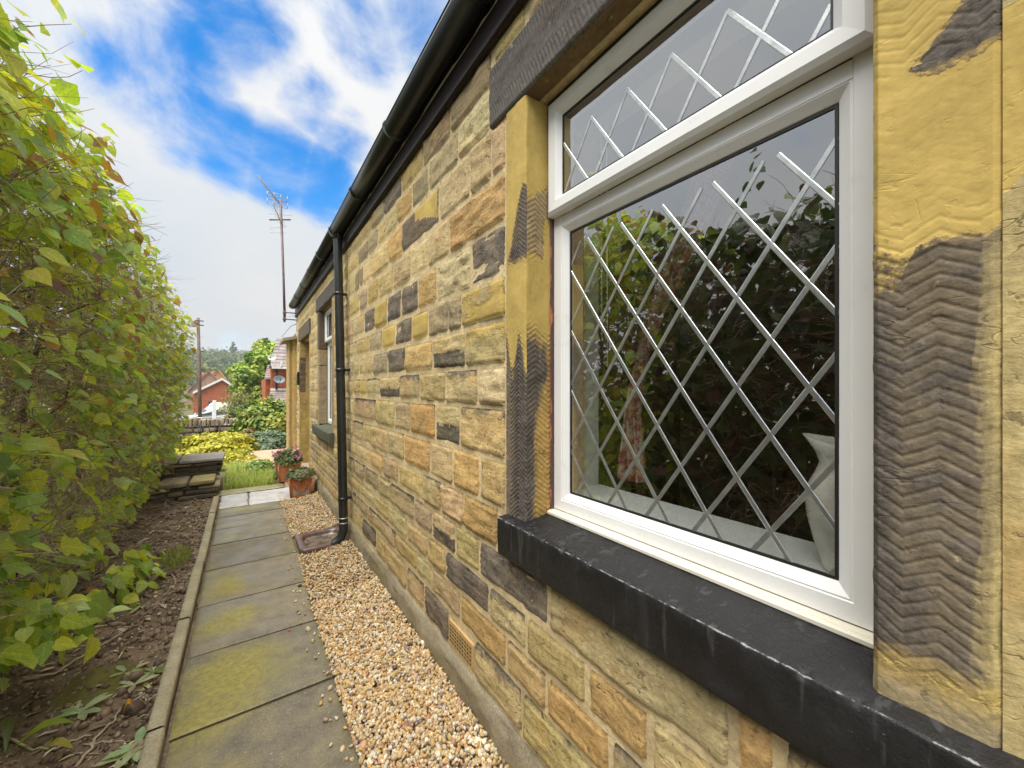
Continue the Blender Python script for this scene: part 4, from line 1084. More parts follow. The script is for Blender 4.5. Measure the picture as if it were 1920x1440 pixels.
def leaf_template(kind):
    if kind == 0:      # heart-shaped, pointed
        A = [(-.07, .20), (.10, .44), (.32, .47), (.55, .36), (.78, .17)]; mid = [(0., 0), (.12, 0), (.34, 0), (.57, 0), (.80, 0)]
    elif kind == 1:    # oval
        A = [(.03, .14), (.18, .30), (.40, .36), (.64, .28), (.84, .13)]; mid = [(0., 0), (.18, 0), (.40, 0), (.64, 0), (.84, 0)]
    else:              # lobed
        A = [(-.03, .22), (.10, .58), (.30, .34), (.52, .50), (.72, .20)]; mid = [(0., 0), (.14, 0), (.34, 0), (.55, 0), (.76, 0)]
    V = []; W = []
    for (u, _) in mid + [(1.02, 0)]: V.append((0, u, -.16 * u * u)); W.append(1.)
    for sg in (-1, 1):
        for (u, w_) in A: V.append((sg * w_, u, .22 * w_ - .20 * u * u - .10 * w_ * w_ * 4 * .5)); W.append(0.)
    nm = len(mid); q = []; t = []
    for s_, off in ((0, nm + 1), (1, nm + 1 + len(A))):
        for i in range(nm - 1):
            f = (i, off + i, off + i + 1, i + 1); q.append(f if s_ else f[::-1])
        f = (nm - 1, off + nm - 1, nm); t.append(f if s_ else f[::-1])
    V = np.array(V, float); V[:, 1] += .18            # short stalk
    V = np.vstack([V, [(-.012, 0, .03), (.012, 0, .03)]]); W += [.6, .6]
    k = len(V); q.append((k - 2, k - 1, 0, 0)) if False else t.append((k - 2, k - 1, 0))
    return V, [np.array(q), np.array(t)], np.array(W)
LT = [leaf_template(k) for k in range(3)]
LPAL = np.array([(.52, .55, .065), (.42, .52, .075), (.31, .45, .10), (.45, .54, .19), (.60, .55, .07), (.48, .24, .05), (.28, .14, .07), (.18, .28, .06)])
LPW_hi = np.array([.31, .22, .09, .08, .14, .08, .045, .035]); LPW_lo = np.array([.24, .30, .20, .16, .03, .005, .005, .06])
def leaf_frames(n, nrm, tipd):
    z = nrm / np.linalg.norm(nrm, axis=1)[:, None]
    y = tipd - (tipd * z).sum(1)[:, None] * z; y /= np.linalg.norm(y, axis=1)[:, None]
    x = np.cross(y, z); return np.stack([x, y, z], 2)
pos = []; deep = []
tries = 0
while len(pos) < 12500 and tries < 80000:
    tries += 1
    y = rnd.uniform(-.6, YE) if rnd.random() < .86 else rnd.uniform(2.4, 5)
    zt = hedge_top(y); z = zt * rnd.random() ** .85
    if z < .06: continue
    d = dens_at(y, z)
    if rnd.random() > d: continue
    dp = rnd.random() ** 1.7
    x = face_x(y, z) - .75 * dp * (1.0) + rnd.gauss(0, .035)
    if z > zt - .16: x -= rnd.random() * .8
    if y > YE - .35: x -= 0
    pos.append((x, y, z)); deep.append(dp)
for k in range(650):                                  # the rounded end of the hedge
    z = rnd.uniform(.15, hedge_top(7.2)); a = rnd.uniform(0, 1.0)
    pos.append((-1.72 - 1.0 * a + rnd.gauss(0, .04), YE + .12 * math.sin(a * 3) + rnd.gauss(0, .05), z)); deep.append(.1)
for (x, y, z) in ((-1.55, 2.68, .33), (-1.60, 2.60, .42), (-1.52, 3.6, .15)):   # low sprays leaning over the bed
    for k in range(26): pos.append((x + rnd.gauss(0, .07), y + rnd.gauss(0, .13), max(.05, z + rnd.gauss(0, .07)))); deep.append(0)
for k in range(60): pos.append((-1.50 + rnd.gauss(0, .07), 3.9 + rnd.gauss(0, .16), max(.06, .13 + rnd.gauss(0, .06)))); deep.append(0)
for (sx, sy, sz, n_) in ((-1.62, 2.95, 3.32, 7), (-1.64, 3.9, 3.22, 6), (-1.6, 2.4, 3.3, 7), (-1.9, 1.3, 2.95, 9), (-1.7, 4.9, 3.0, 5)):
    for k in range(n_): pos.append((sx + rnd.gauss(0, .04), sy + rnd.gauss(0, .08), sz + .045 * k - .15)); deep.append(0)
pos = np.array(pos); deep = np.array(deep); n = len(pos)
nr = np.stack([rng.normal(.62, .38, n), rng.normal(-.22, .42, n), rng.normal(.62, .35, n)], 1)
tp = np.stack([rng.normal(.45, .4, n), rng.normal(-.15, .55, n), rng.normal(-.75, .35, n)], 1)
FR = leaf_frames(n, nr, tp)
hi = np.clip((pos[:, 2] - .9) / 1.4, 0, 1) + np.clip((pos[:, 1] - 5) / 3, 0, .3)
cu = rng.random(n); CI = np.array([rng.choice(8, p=(LPW_hi * min(1, h) + LPW_lo * (1 - min(1, h))) / (LPW_hi * min(1, h) + LPW_lo * (1 - min(1, h))).sum()) for h in hi])
LC = LPAL[CI] * rng.uniform(.80, 1.28, (n, 1))
DARKPAL = np.array([(.085, .12, .035), (.06, .09, .03), (.11, .13, .035), (.13, .07, .035), (.09, .05, .03), (.14, .16, .05)])   # olive and copper; dimness of the window reflection is put into near-end leaf colour
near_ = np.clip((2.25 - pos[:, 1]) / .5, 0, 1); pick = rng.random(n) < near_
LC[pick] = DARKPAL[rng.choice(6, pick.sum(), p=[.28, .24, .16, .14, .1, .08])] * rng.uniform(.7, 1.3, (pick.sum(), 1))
SZ = rng.uniform(.050, .112, n) * np.where(rng.random(n) < .12, 1.25, 1.) * np.where(pos[:, 1] > 4.6, .78, 1.)
KD = rng.choice(3, n, p=[.5, .34, .16])
# the 300 leaves that show largest are leaves of their own; the rest is one mass
score = []
for i in range(n):
    p = proj(pos[i])
    vis = p and -30 < p[0] < 1950 and -30 < p[1] < 1460
    score.append((SZ[i] / p[2]) if vis and deep[i] < .18 else 0)
order = np.argsort(-np.array(score)); own = order[:300]
mask = np.ones(n, bool); mask[own] = False
parts = []
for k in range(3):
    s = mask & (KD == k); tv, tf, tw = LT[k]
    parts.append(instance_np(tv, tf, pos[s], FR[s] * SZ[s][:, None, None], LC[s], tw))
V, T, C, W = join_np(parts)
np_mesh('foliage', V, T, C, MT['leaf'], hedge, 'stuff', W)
lm = {}
def leaf_mesh(kind, ci):
    if (kind, ci) not in lm:
        tv, tf, tw = LT[kind]; mb = MB()
        mb.add(tv.tolist(), [tuple(f) for t in tf for f in t.tolist()], tuple(LPAL[ci] * rnd.uniform(.85, 1.1)), a=tw.tolist(), smooth=True)
        me = mb.mesh('leaf'); me.materials.append(MT['leaf']); lm[(kind, ci)] = me
    return lm[(kind, ci)]
for i in own:
    o = bpy.data.objects.new('leaf', leaf_mesh(int(KD[i]), int(CI[i])))
    M = Matrix([[*(FR[i][r] * SZ[i]), pos[i][r]] for r in range(3)] + [[0, 0, 0, 1]])
    link(o, hedge); o.matrix_basis = M
# twigs
def twig_mass(n, fn, name, rad):
    V = []; F = []; C = []
    for k in range(n):
        p, d, l, r = fn()
        seg = 4; pts = [Vector(p)]
        d = Vector(d).normalized()
        for s in range(seg):
            d = (d + Vector((rnd.gauss(0, .16), rnd.gauss(0, .2), rnd.gauss(0, .16)))).normalized(); pts.append(pts[-1] + d * l / seg)
        c = rnd.choice([(.33, .25, .165), (.40, .31, .22), (.24, .18, .12), (.46, .37, .28)]); f = rnd.uniform(.7, 1.2); c = tuple(a * f for a in c)
        o = len(V); sx = d.cross(Vector((0.3, .2, 1))).normalized(); sy = sx.cross(d)
        for s, q in enumerate(pts):
            rr = r * (1 - .7 * s / seg)
            for j in range(3): a = j * 2.0944; V.append(tuple(q + (sx * math.cos(a) + sy * math.sin(a)) * rr)); C.append(c)
        for s in range(seg):
            for j in range(3): F.append((o + s * 3 + j, o + s * 3 + (j + 1) % 3, o + s * 3 + 3 + (j + 1) % 3, o + s * 3 + 3 + j))
    return np_mesh(name, np.array(V), [np.array(F)], np.array(C), MT['twig'], hedge, 'stuff')
def tw1():
    y = rnd.uniform(-.6, YE); z = rnd.uniform(.1, hedge_top(y) - .30); x = face_x(y, z) + .02 - .50 * rnd.random() ** 1.4
    return (x - .12, y, z), (rnd.gauss(.26, .24), rnd.gauss(-.15, .75), rnd.gauss(.05, .30)), rnd.uniform(.18, .46), rnd.uniform(.0018, .0042)
twig_mass(13500, tw1, 'twigs', 1)
for k in range(17):
    y0 = -.4 + k * .48 + rnd.uniform(-.1, .1); x0 = -2.12 + rnd.uniform(-.12, .08); h = hedge_top(y0) - .25
    pts = [Vector((x0 + .08 * mn.noise((k, t * 2, 0)) * 2 + .16 * t * rnd.uniform(.5, 1), y0 + .18 * mn.noise((k, t * 2, 5)) * 2, -.05 + h * t)) for t in np.linspace(0, 1, 9)]
    m = MB(); m.tube(pts, [.022 * (1 - .75 * t) for t in np.linspace(0, 1, 9)], 7, (.10, .075, .05)); st = m.build('stem', MT['twig'], hedge)
    for b in range(4):
        i = 2 + b; q = pts[i]
        br = [q, q + Vector((.12, rnd.uniform(-.25, .25), .14)), q + Vector((.27, rnd.uniform(-.5, .5), .28)), q + Vector((.36, rnd.uniform(-.6, .6), .42))]
        m = MB(); m.tube(br, [.010, .008, .006, .003], 5, (.13, .095, .06)); m.build('branch', MT['twig'], st)
# inner thicket: the dense heart of the hedge
npos = []
while len(npos) < 6400:
    y = rnd.uniform(-.6, YE - .2) if len(npos) < 4200 else rnd.uniform(0, 2.9); zt = hedge_top(y) - (.45 if len(npos) < 4200 else .18); z = rnd.uniform(0.02, zt); npos.append((face_x(y, z) - .62 - .7 * rnd.random(), y, z))
npos = np.array(npos); n2 = len(npos)
FR2 = leaf_frames(n2, np.stack([rng.normal(.7, .4, n2), rng.normal(0, .4, n2), rng.normal(.4, .4, n2)], 1), np.stack([rng.normal(.3, .4, n2), rng.normal(0, .7, n2), rng.normal(-.6, .4, n2)], 1))
tv, tf, tw = LT[0]
V, T, C, W = instance_np(tv, tf, npos, FR2 * rng.uniform(.08, .13, n2)[:, None, None], np.where((npos[:, 1] < 2.1)[:, None], np.array([.06, .065, .03]), np.array([.17, .19, .06])) * rng.uniform(.6, 1.2, (n2, 1)), tw)  # near-end inner leaves darkened too, carrying the dim window reflection in their colour
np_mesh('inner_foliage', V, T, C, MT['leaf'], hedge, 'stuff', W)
# ================================================================== THINGS NEAR BY
def rough_stone(x0, x1, y0, y1, z0, z1, col, sd, cell=.035, amp=.02, wear=.2, coat=0, flat_top=False):
    """irregular quarried block: a displaced box with knocked-off corners"""
    mb = MB(); cx, cy, cz = (x0 + x1) / 2, (y0 + y1) / 2, (z0 + z1) / 2; hx, hy, hz = (x1 - x0) / 2, (y1 - y0) / 2, (z1 - z0) / 2
    rr = min(hx, hy, hz) * .8
    def pt(p):
        q = [max(-h + rr, min(h - rr, c)) for c, h in zip(p, (hx, hy, hz))]
        d = Vector([a - b for a, b in zip(p, q)]); L_ = d.length
        if L_ > 1e-9: d = d / L_ * min(L_, rr)
        w_ = Vector((cx, cy, cz)) + Vector(q) + d
        n = amp * (1 if not flat_top else (.3 if p[2] > hz * .98 else 1))
        return w_ + Vector((1.5 * fbm(w_.x * 7, w_.y * 7, w_.z * 9 + sd, 3), 1.5 * fbm(w_.x * 7 + 9, w_.y * 7, w_.z * 9 + sd, 3), .9 * fbm(w_.x * 5, w_.y * 5 + 7, w_.z * 14 + sd, 3))) * n
    for ax in range(3):
        o1, o2 = [(1, 2), (2, 0), (0, 1)][ax]; H = (hx, hy, hz)
        n1, n2 = max(2, int(2 * H[o1] / cell)), max(2, int(2 * H[o2] / cell))
        for sg in (-1, 1):
            if ax == 2 and sg < 0: continue
            def f(u, v):
                p = [0, 0, 0]; p[ax] = sg * H[ax]; p[o1] = lerp(-H[o1], H[o1], u); p[o2] = lerp(-H[o2], H[o2], v)
                return (pt(p), wear, coat, col)
            mb.grid(f, n1, n2, flip=sg < 0)
    return mb
sw = thing('stone_wall', (-1.6, 7.0, 0), 'low stepped drystone wall end with flat capping stones beside the hedge end', 'stone wall')
def srow(x0, x1, y0, y1, z0, z1, lens, cols, amp=.018, flat=False):
    x = x1
    for i, l in enumerate(lens):
        a = max(x0, x - l); j = lambda s: rnd.uniform(-s, s)
        rough_stone(a + .006, x - .004, y0 + j(.02), y1 + j(.02), z0 + j(.006) + .003, z1 + j(.006), cols[i % len(cols)], rnd.uniform(0, 90), amp=amp, flat_top=flat, wear=rnd.uniform(.1, .45)).build('stone', MT['drystone'], sw)
        x = a - rnd.uniform(0, .012)
        if x <= x0: break
D1, D2, D3, D4 = (.12, .105, .085), (.18, .15, .11), (.30, .245, .15), (.085, .08, .075)
core = MB(); core.box(-2.35, -1.17, 6.52, 6.9, -.02, .20, (.02, .018, .015)); core.box(-2.35, -1.17, 6.95, 7.5, -.02, .40, (.02, .018, .015)); core.build('core', MT['soil'], sw)
srow(-2.4, -1.13, 6.47, 6.80, -.02, .055, (.42, .50, .4), (D2, D1, D1))
srow(-2.4, -1.12, 6.46, 6.78, .058, .115, (.36, .17, .3, .3, .3), (D1, D3, D2, D4))
srow(-2.4, -1.10, 6.47, 6.80, .118, .165, (.24, .26, .28, .25, .3), (D3, D4, D3, D1))
srow(-2.4, -1.16, 6.44, 6.92, .170, .232, (.27, .30, .34, .4), ((.36, .31, .15), (.33, .28, .19), D2), .012, True)
srow(-2.4, -1.13, 6.90, 7.35, -.02, .20, (.3, .34, .3, .4), (D2, D1, D3))
srow(-2.4, -1.12, 6.92, 7.35, .205, .265, (.5, .3, .5), (D1, D4, D2))
srow(-2.4, -1.10, 6.92, 7.35, .27, .355, (.26, .28, .24, .4), (D4, D4, D1), .022)
srow(-2.4, -1.09, 6.90, 7.45, .36, .395, (.34, .3, .3, .3), (D2, D3, D4))
srow(-2.4, -1.08, 6.88, 7.55, .40, .445, (.50, .30, .5), ((.33, .31, .30), (.40, .38, .36), D2), .010, True)
rough_stone(-1.24, -1.09, 6.80, 6.92, -.02, .20, (.27, .24, .18), 4, .03, .02).build('stone', MT['drystone'], sw)

def planter(loc, rot, wt, wb, h, relief, label, tone):
    t = thing('planter', loc, label, 'planter', 'terracotta planters by the cottage wall')
    t.rotation_euler = (0, 0, rot); M_ = Matrix.Translation(Vector(loc)) @ Matrix.Rotation(rot, 4, 'Z'); WORLD[t.name] = Matrix.Identity(4)
    def frus(mb, a0, a1, z0, z1, col, inner=None):
        vs = [(sx * a0, sy * a0, z0) for sx, sy in ((-1, -1), (1, -1), (1, 1), (-1, 1))] + [(sx * a1, sy * a1, z1) for sx, sy in ((-1, -1), (1, -1), (1, 1), (-1, 1))]
        fs = [(i, (i + 1) % 4, 4 + (i + 1) % 4, 4 + i) for i in range(4)]
        mb.add(vs, fs, col)
    m = MB(); A0, A1 = wb / 2, wt / 2
    frus(m, A0, A1, 0, h, tone); m.add([(-A0, -A0, 0), (A0, -A0, 0), (A0, A0, 0), (-A0, A0, 0)], [(3, 2, 1, 0)], tone)
    frus(m, A1 - .02, A1 - .018, h, h - .05, tone); m.build('pot_body', MT['terracotta'], t)
    m = MB()
    for z, th, e in ((h - .024, .024, .012), (h - .05, .014, .006), (0, .02, .010)):
        a = lerp(A0, A1, z / h) + e
        m2 = [(-a, a, z, z + th)]
        for (sx0, sx1, sy0, sy1) in ((-a, a, -a, -a + .03), (-a, a, a - .03, a), (-a, -a + .03, -a + .03, a - .03), (a - .03, a, -a + .03, a - .03)): m.bbox(sx0, sx1, sy0, sy1, z, z + th, .005, tone)
    m.build('pot_rim', MT['terracotta'], t)
    for sx in (-1, 1):
        for sy in (-1, 1):
            m = MB(); m.tube([(sx * (A0 + .003), sy * (A0 + .003), .01), (sx * (A1 + .003), sy * (A1 + .003), h - .02)], .011, 6, tone); m.build('corner_rib', MT['terracotta'], t)
    m = MB(); m.grid(lambda u, v: (lerp(-A1 + .02, A1 - .02, u), lerp(-A1 + .02, A1 - .02, v), h - .035 + .015 * mn.noise((u * 6, v * 6, 1))), 6, 6, flip=False); m.build('potting_soil', MT['soil'], t)
    if relief:       # swag moulding on the front with a pale limey bloom below it
        m = MB(); fy = lambda z: -lerp(A0, A1, z / h) - .004
        pts = []
        for k in range(13):
            a = math.pi * k / 12; x = -.8 * A0 * math.cos(a); z = h * .74 - h * .42 * math.sin(a); pts.append((x, fy(z), z))
        m.tube(pts, .006, 6, tuple(c * .8 for c in tone)); pts2 = [(x * .55, fy(z * .93) , z * .80) for x, y_, z in pts]; m.tube(pts2, .006, 6, (.40, .30, .22))
        m.build('swag', MT['terracotta'], t)
        m = MB(); poly = [(x, fy(z) + .0015, z) for x, y_, z in pts] + [(.8 * A0, fy(.03) + .0015, .03), (-.8 * A0, fy(.03) + .0015, .03)]
        m.add(poly, [tuple(range(len(poly)))], (.40, .30, .22)); m.build('front_panel', MT['terracotta'], t)
    for ch in t.children: ch.matrix_parent_inverse = Matrix.Identity(4)
    return t
planter((-.205, 5.90, -.01), R(-6), .275, .225, .265, True, 'near terracotta planter with swag moulding and lime bloom, holding a grey-green cushion plant', (.40, .15, .065))
planter((-.275, 6.98, .0), R(4), .30, .24, .27, False, 'further terracotta planter with plain banded rim, holding pink flowers', (.46, .19, .09))
def leafy(name, label, cat, loc, parts, group=None, stems=None):
    """plant: Empty with a foliage part, optional flower part and stems. parts: (name, positions, normals, size(lo,hi), template, palette)"""
    t = thing(name, loc, label, cat, group)
    for (pn, P, Nn, tip, sz, k, pal, mt) in parts:
        n = len(P); tv, tf, tw = LT[k]
        fr = leaf_frames(n, Nn, tip) * rng.uniform(*sz, n)[:, None, None]
        pal = np.array(pal); C = pal[rng.integers(0, len(pal), n)] * rng.uniform(.75, 1.2, (n, 1))
        V, T, C, W = instance_np(tv, tf, P, fr, C, tw)
        np_mesh(pn, V, T, C, MT[mt], t, 'stuff', W)
    if stems:
        for (pts, r, c) in stems:
            m = MB(); m.tube(pts, [r * (1 - .6 * i / (len(pts) - 1)) for i in range(len(pts))], 6, c); m.build('stem', MT['twig'], t)
    return t
def dome(n, c, r, fill=.5, noise_amp=.25, zmin=0.0):
    d = rng.normal(size=(n, 3)); d /= np.linalg.norm(d, axis=1)[:, None]; d[:, 2] = np.where(d[:, 2] < zmin, np.abs(d[:, 2]), d[:, 2])
    k = np.array([1 + noise_amp * 2 * fbm(a[0] * 2.3 + c[0], a[1] * 2.3 + c[1], a[2] * 2.3, 3) for a in d])
    rad = (1 - fill * rng.random(n) ** 2) * k
    return np.array(c) + d * np.array(r) * rad[:, None], d
P, D = dome(900, (-.205, 5.90, .235), (.165, .165, .115)); leafy('cushion_plant', 'low grey-green cushion plant growing in the near terracotta planter', 'plant', (-.205, 5.9, .22), [('foliage', P, D + rng.normal(0, .4, P.shape), D * [1, 1, .4] + [0, 0, .9] + rng.normal(0, .4, P.shape), (.03, .055), 1, [(.14, .20, .09), (.19, .24, .13), (.22, .24, .14), (.26, .19, .09)], 'foliage')])
P, D = dome(650, (-.275, 6.98, .27), (.20, .20, .19)); P2, D2_ = dome(120, (-.275, 6.98, .34), (.21, .21, .19), .15)
P2 = P2[np.abs(P2[:, 0] + .275) > .05]; D2_ = D2_[:len(P2)]
leafy('flowering_plant', 'pink-flowered bushy plant growing in the further terracotta planter', 'plant', (-.275, 6.98, .25), [('foliage', P, D + rng.normal(0, .5, P.shape), D + rng.normal(0, .5, P.shape), (.035, .06), 1, [(.10, .17, .05), (.16, .22, .08), (.2, .22, .12)], 'foliage'), ('flowers', P2, D2_ + rng.normal(0, .3, P2.shape), rng.normal(0, 1, P2.shape), (.03, .05), 0, [(.62, .18, .33), (.70, .32, .45), (.66, .48, .52)], 'foliage')])
# glazed gully tray under the drainpipe
t = thing('drain_gully', (-.22, 4.02, 0), 'brown glazed stoneware gully tray under the drainpipe shoe', 'drain')
m = MB()
def tray(u, v):
    # v runs rim-outside -> rim -> floor; u round a rounded rectangle
    prof = [(0, -.05), (0, .028), (.008, .034), (.040, .036), (.050, .028), (.066, -.004), (.085, -.016)]
    k = v * 6; i = min(5, int(k)); f = k - i; ins = lerp(prof[i][0], prof[i + 1][0], f); z = lerp(prof[i][1], prof[i + 1][1], f)
    a = u * 2 * math.pi; ca, sa = math.cos(a), math.sin(a); e = lerp(.16, .42, min(1, ins / .06))
    px_ = (abs(ca) ** e) * (1 if ca > 0 else -1); py_ = (abs(sa) ** e) * (1 if sa > 0 else -1)
    x = -.222 + px_ * (.212 - ins); y = 4.025 + py_ * (.225 - ins)
    dirt = (.20, .17, .13) if (z < .0 and ins > .03 and mn.noise((x * 12, y * 12, 1)) > -.1) else ((.14, .088, .076) if z > .02 else (.09, .06, .052))
    return ((x + .002 * mn.noise((x * 20, y * 20, 2)), y, z + .010 * (x + .2)), 0, 0, dirt)
m.grid(tray, 72, 18, flip=True); m.build('tray_rim', MT['glazed'], t)
m = MB(); m.grid(lambda u, v: ((lerp(-.36, -.08, u), lerp(3.88, 4.17, v), -.012 + .006 * fbm(u * 5, v * 5, 1, 3)), 0, 0, (.16, .12, .10) if fbm(u * 3, v * 3, 4, 3) > -.05 else (.09, .06, .05)), 12, 12, flip=False); m.build('tray_floor', MT['glazed'], t)
m = MB(); m.bbox(-.09, -.02, 3.87, 4.0, -.01, .075, .02, (.20, .18, .13), jit=.006); m.build('mortar_haunch', MT['mortar'], t)
# television aerial on the corner of the cottage
A0 = Vector((-.205, 8.60, 2.72)); A1 = Vector((-.275, 8.60, 5.06))
t = thing('television_aerial', (-.205, 8.6, 2.72), 'tall television aerial on a pole bracketed to the far corner of the cottage eaves', 'aerial')
m = MB(); m.tube([A0, A0.lerp(A1, .35) + Vector((.01, 0, 0)), A1], [.02, .02, .017], 8, (.20, .14, .14)); m.build('mast', MT['metal_rust'], t)
for z in (2.775, 2.905):
    m = MB(); m.tube([(-.24, 8.585, z), (.0, 8.585, z)], .012, 6, (.18, .13, .12)); m.bbox(-.23, -.175, 8.565, 8.635, z - .02, z + .02, .004, (.22, .16, .15)); m.build('bracket', MT['metal_rust'], t)
B0, B1 = at(525, 383, 8.62), at(483, 329, 8.35)
m = MB(); m.tube([B0 + (B0 - B1) * .12, B1], .009, 6, (.3, .3, .28)); boom = m.build('boom', MT['alu'], t)
for k in range(14):
    p = B0.lerp(B1, .12 + k * .066); m = MB(); hw = .075 - .002 * k
    m.tube([p + Vector((-hw * .75, -hw * .6, .0)), p + Vector((hw * .75, hw * .6, 0))], .004, 5, (.25, .25, .24)); m.build('element', MT['alu'], boom)
rc = (B0 + B1 * .0) ; rc = at(520, 375, 8.62)
for zz in (-.05, .05):
    m = MB()
    x0, x1 = at(501, 375, 8.62).x, at(539, 375, 8.62).x; z0, z1 = rc.z + zz * 1.3 - .055, rc.z + zz * 1.3 + .055
    for z in (z0, (z0 + z1) / 2, z1): m.tube([(x0, 8.62, z), (x1, 8.62, z)], .005, 5, (.4, .4, .37))
    for k in range(4): x = lerp(x0, x1, k / 3); m.tube([(x, 8.62, z0), (x, 8.62, z1)], .005, 5, (.4, .4, .37))
    m.build('reflector', MT['alu'], t)
C0, C1 = at(530, 424, 8.6), at(510, 378, 8.4)
m = MB(); m.tube([C0, C1], .009, 6, (.25, .22, .2)); b2 = m.build('boom', MT['alu'], t)
for k in range(8):
    p = C0.lerp(C1, .1 + k * .12); m = MB(); m.tube([p + Vector((-.07, -.05, 0)), p + Vector((.07, .05, 0))], .004, 5, (.25, .25, .24)); m.build('element', MT['alu'], b2)
p0, p1 = at(505, 412, 8.6), at(545, 412, 8.6)
m = MB(); m.tube([p0, p1], .014, 6, (.16, .14, .13)); m.build('crossbar', MT['metal_rust'], t)
for (a, b) in (((504, 401), (548, 404)), ((506, 428), (538, 425)), ((507, 436), (536, 437))):
    m = MB(); m.tube([at(*a, 8.6), at(*b, 8.6)], .004, 5, (.3, .3, .28)); m.build('rod', MT['alu'], t)
m = MB(); m.tube([A0.lerp(A1, .95) + Vector((.022, -.01, 0)), A0.lerp(A1, .5) + Vector((.024, -.015, 0)), A0 + Vector((.022, -.01, .1)), Vector((-.02, 8.5, 2.85))], .004, 5, (.02, .02, .02)); m.build('aerial_lead', MT['iron'], t)
m = MB(); m.tube([(-.01, 8.6, 2.70), at(545, 612, 10.5), at(528, 632, 15)], .006, 5, (.12, .12, .12))
tag(m.build('overhead_cable', MT['iron']), 'thin cable leaving the far cottage corner below the aerial bracket', 'cable')

# on the window board and in the window
jug = thing('jug', (.262, .262, 1.047), 'cream pottery jug with a pouring lip standing on the window board', 'jug')
m = MB()
prof = [(.0, .0), (.052, .0), (.056, .006), (.058, .02), (.070, .06), (.082, .11), (.086, .15), (.080, .185), (.066, .215), (.058, .235), (.060, .255), (.070, .282), (.066, .282), (.054, .250), (.052, .23), (.05, .2)]
def lip(v):
    d = Vector((v.x - .262, v.y - .262)); z = v.z - 1.047
    if z > .225 and d.y > 0:
        k = sst(z, .225, .285) * max(0, d.y / .07) ** 2; v.y += .024 * k; v.z += .014 * k; v.x = .262 + (v.x - .262) * (1 - .25 * k)
    return v
m.lathe(prof, (.262, .262, 1.047), 36, (1, 1, 1), squash=lip); m.build('jug_body', MT['ceramic'], jug)
m = MB(); m.tube([(.262, .262 - .062, 1.047 + .25), (.262, .262 - .105, 1.047 + .245), (.262, .262 - .125, 1.047 + .19), (.262, .262 - .11, 1.047 + .13), (.262, .262 - .080, 1.047 + .10)], [.010, .011, .011, .010, .009], 10); m.build('handle', MT['ceramic'], jug)
cu_ = MB()
def curt(u, v):
    z = lerp(1.07, 2.42, v); k = (z - 1.07) / 1.35
    cy = 1.015 - .02 * k - .34 * sst(k, .15, .95) ** 1.2; wd = .038 + .045 * sst(k, .3, 1) + .05 * (1 - sst(k, 0, .25))
    y = cy + wd * (u - .5) * 1.4
    return (.47 + .022 * math.sin(u * 22 + 1.5 * k) + .01 * math.sin(k * 9 + u * 5), y, z)
cu_.grid(curt, 40, 50)
tag(cu_.build('curtain', MT['curtain']), 'red and cream floral curtain tied back inside the left of the leaded window', 'curtain')
for i, y in enumerate((.93, .905)):
    m = MB(); m.tube([(.20, y, 2.45), (.20, y - .005, 1.62 - .1 * i)], .0016, 5, (.7, .7, .66)); 
    for z in np.arange(1.64 - .1 * i, 2.44, .02): m.lathe([(0, -.003), (.003, 0), (0, .003)], (.20, y, z), 5, (.75, .75, .7))
    tag(m.build('blind_cord', MT['plain']), ('longer white beaded blind cord hanging inside the leaded window, nearer the glass middle' if i else 'shorter white beaded blind cord hanging inside the leaded window beside the left reveal'), 'cord', 'blind cords')

# litter and weeds on the soil bed
def on_soil(px, py):
    u = (px - 960) / F; v = (727 - py) / F
    a = math.sin(TH) + u * math.cos(TH); b = math.cos(TH) - u * math.sin(TH); t = -CAM_H / v
    x, y = a * t - CAM_D, b * t; return Vector((x, y, soil_h(x, y)))
def stick(pxs, r, c, label):
    pts = [on_soil(*p) + Vector((0, 0, r + .004)) for p in pxs]
    m = MB(); fine = []
    for i in range(len(pts) - 1):
        for k in range(4): q = pts[i].lerp(pts[i + 1], k / 4); fine.append(q + Vector((rnd.gauss(0, .002), rnd.gauss(0, .003), rnd.gauss(0, .002))))
    fine.append(pts[-1]); m.tube(fine, [r * (1 - .5 * i / len(fine)) for i in range(len(fine))], 6, c)
    tag(m.build('fallen_twig', MT['twig']), label, 'twig', 'fallen twigs on the soil bed')
stick([(45, 1275), (105, 1260), (140, 1238), (200, 1205), (262, 1166)], .006, (.42, .34, .22), 'long pale fallen twig lying across the moss patch on the soil bed')
stick([(145, 1432), (172, 1405), (175, 1385), (195, 1362), (215, 1345), (222, 1330), (245, 1308), (290, 1281)], .006, (.36, .29, .2), 'crooked fallen twig leaning towards the kerb at the front of the soil bed')
stick([(100, 1404), (135, 1385), (180, 1370)], .005, (.34, .28, .2), 'short straight fallen twig below the long green blade on the bed')
stick([(155, 1393), (205, 1391), (245, 1385)], .0035, (.38, .32, .22), 'thin fallen twig lying level beside the crooked twig')
stick([(140, 1408), (185, 1412), (200, 1395)], .003, (.36, .30, .2), 'thin forked fallen twig near the front edge of the bed')
stick([(205, 1300), (212, 1285), (209, 1280)], .004, (.34, .28, .2), 'small hooked fallen twig beside a pale weed rosette')
stick([(0, 1385), (55, 1402), (90, 1404)], .006, (.38, .31, .18), 'fallen twig at the very front left corner of the soil bed')
stick([(322, 1075), (328, 1085), (330, 1095)], .004, (.38, .31, .22), 'small fallen twig near the kerb in the middle of the bed')
stick([(235, 1340), (262, 1322), (280, 1300)], .003, (.3, .25, .18), 'dark thin fallen twig beside the orange leaf')
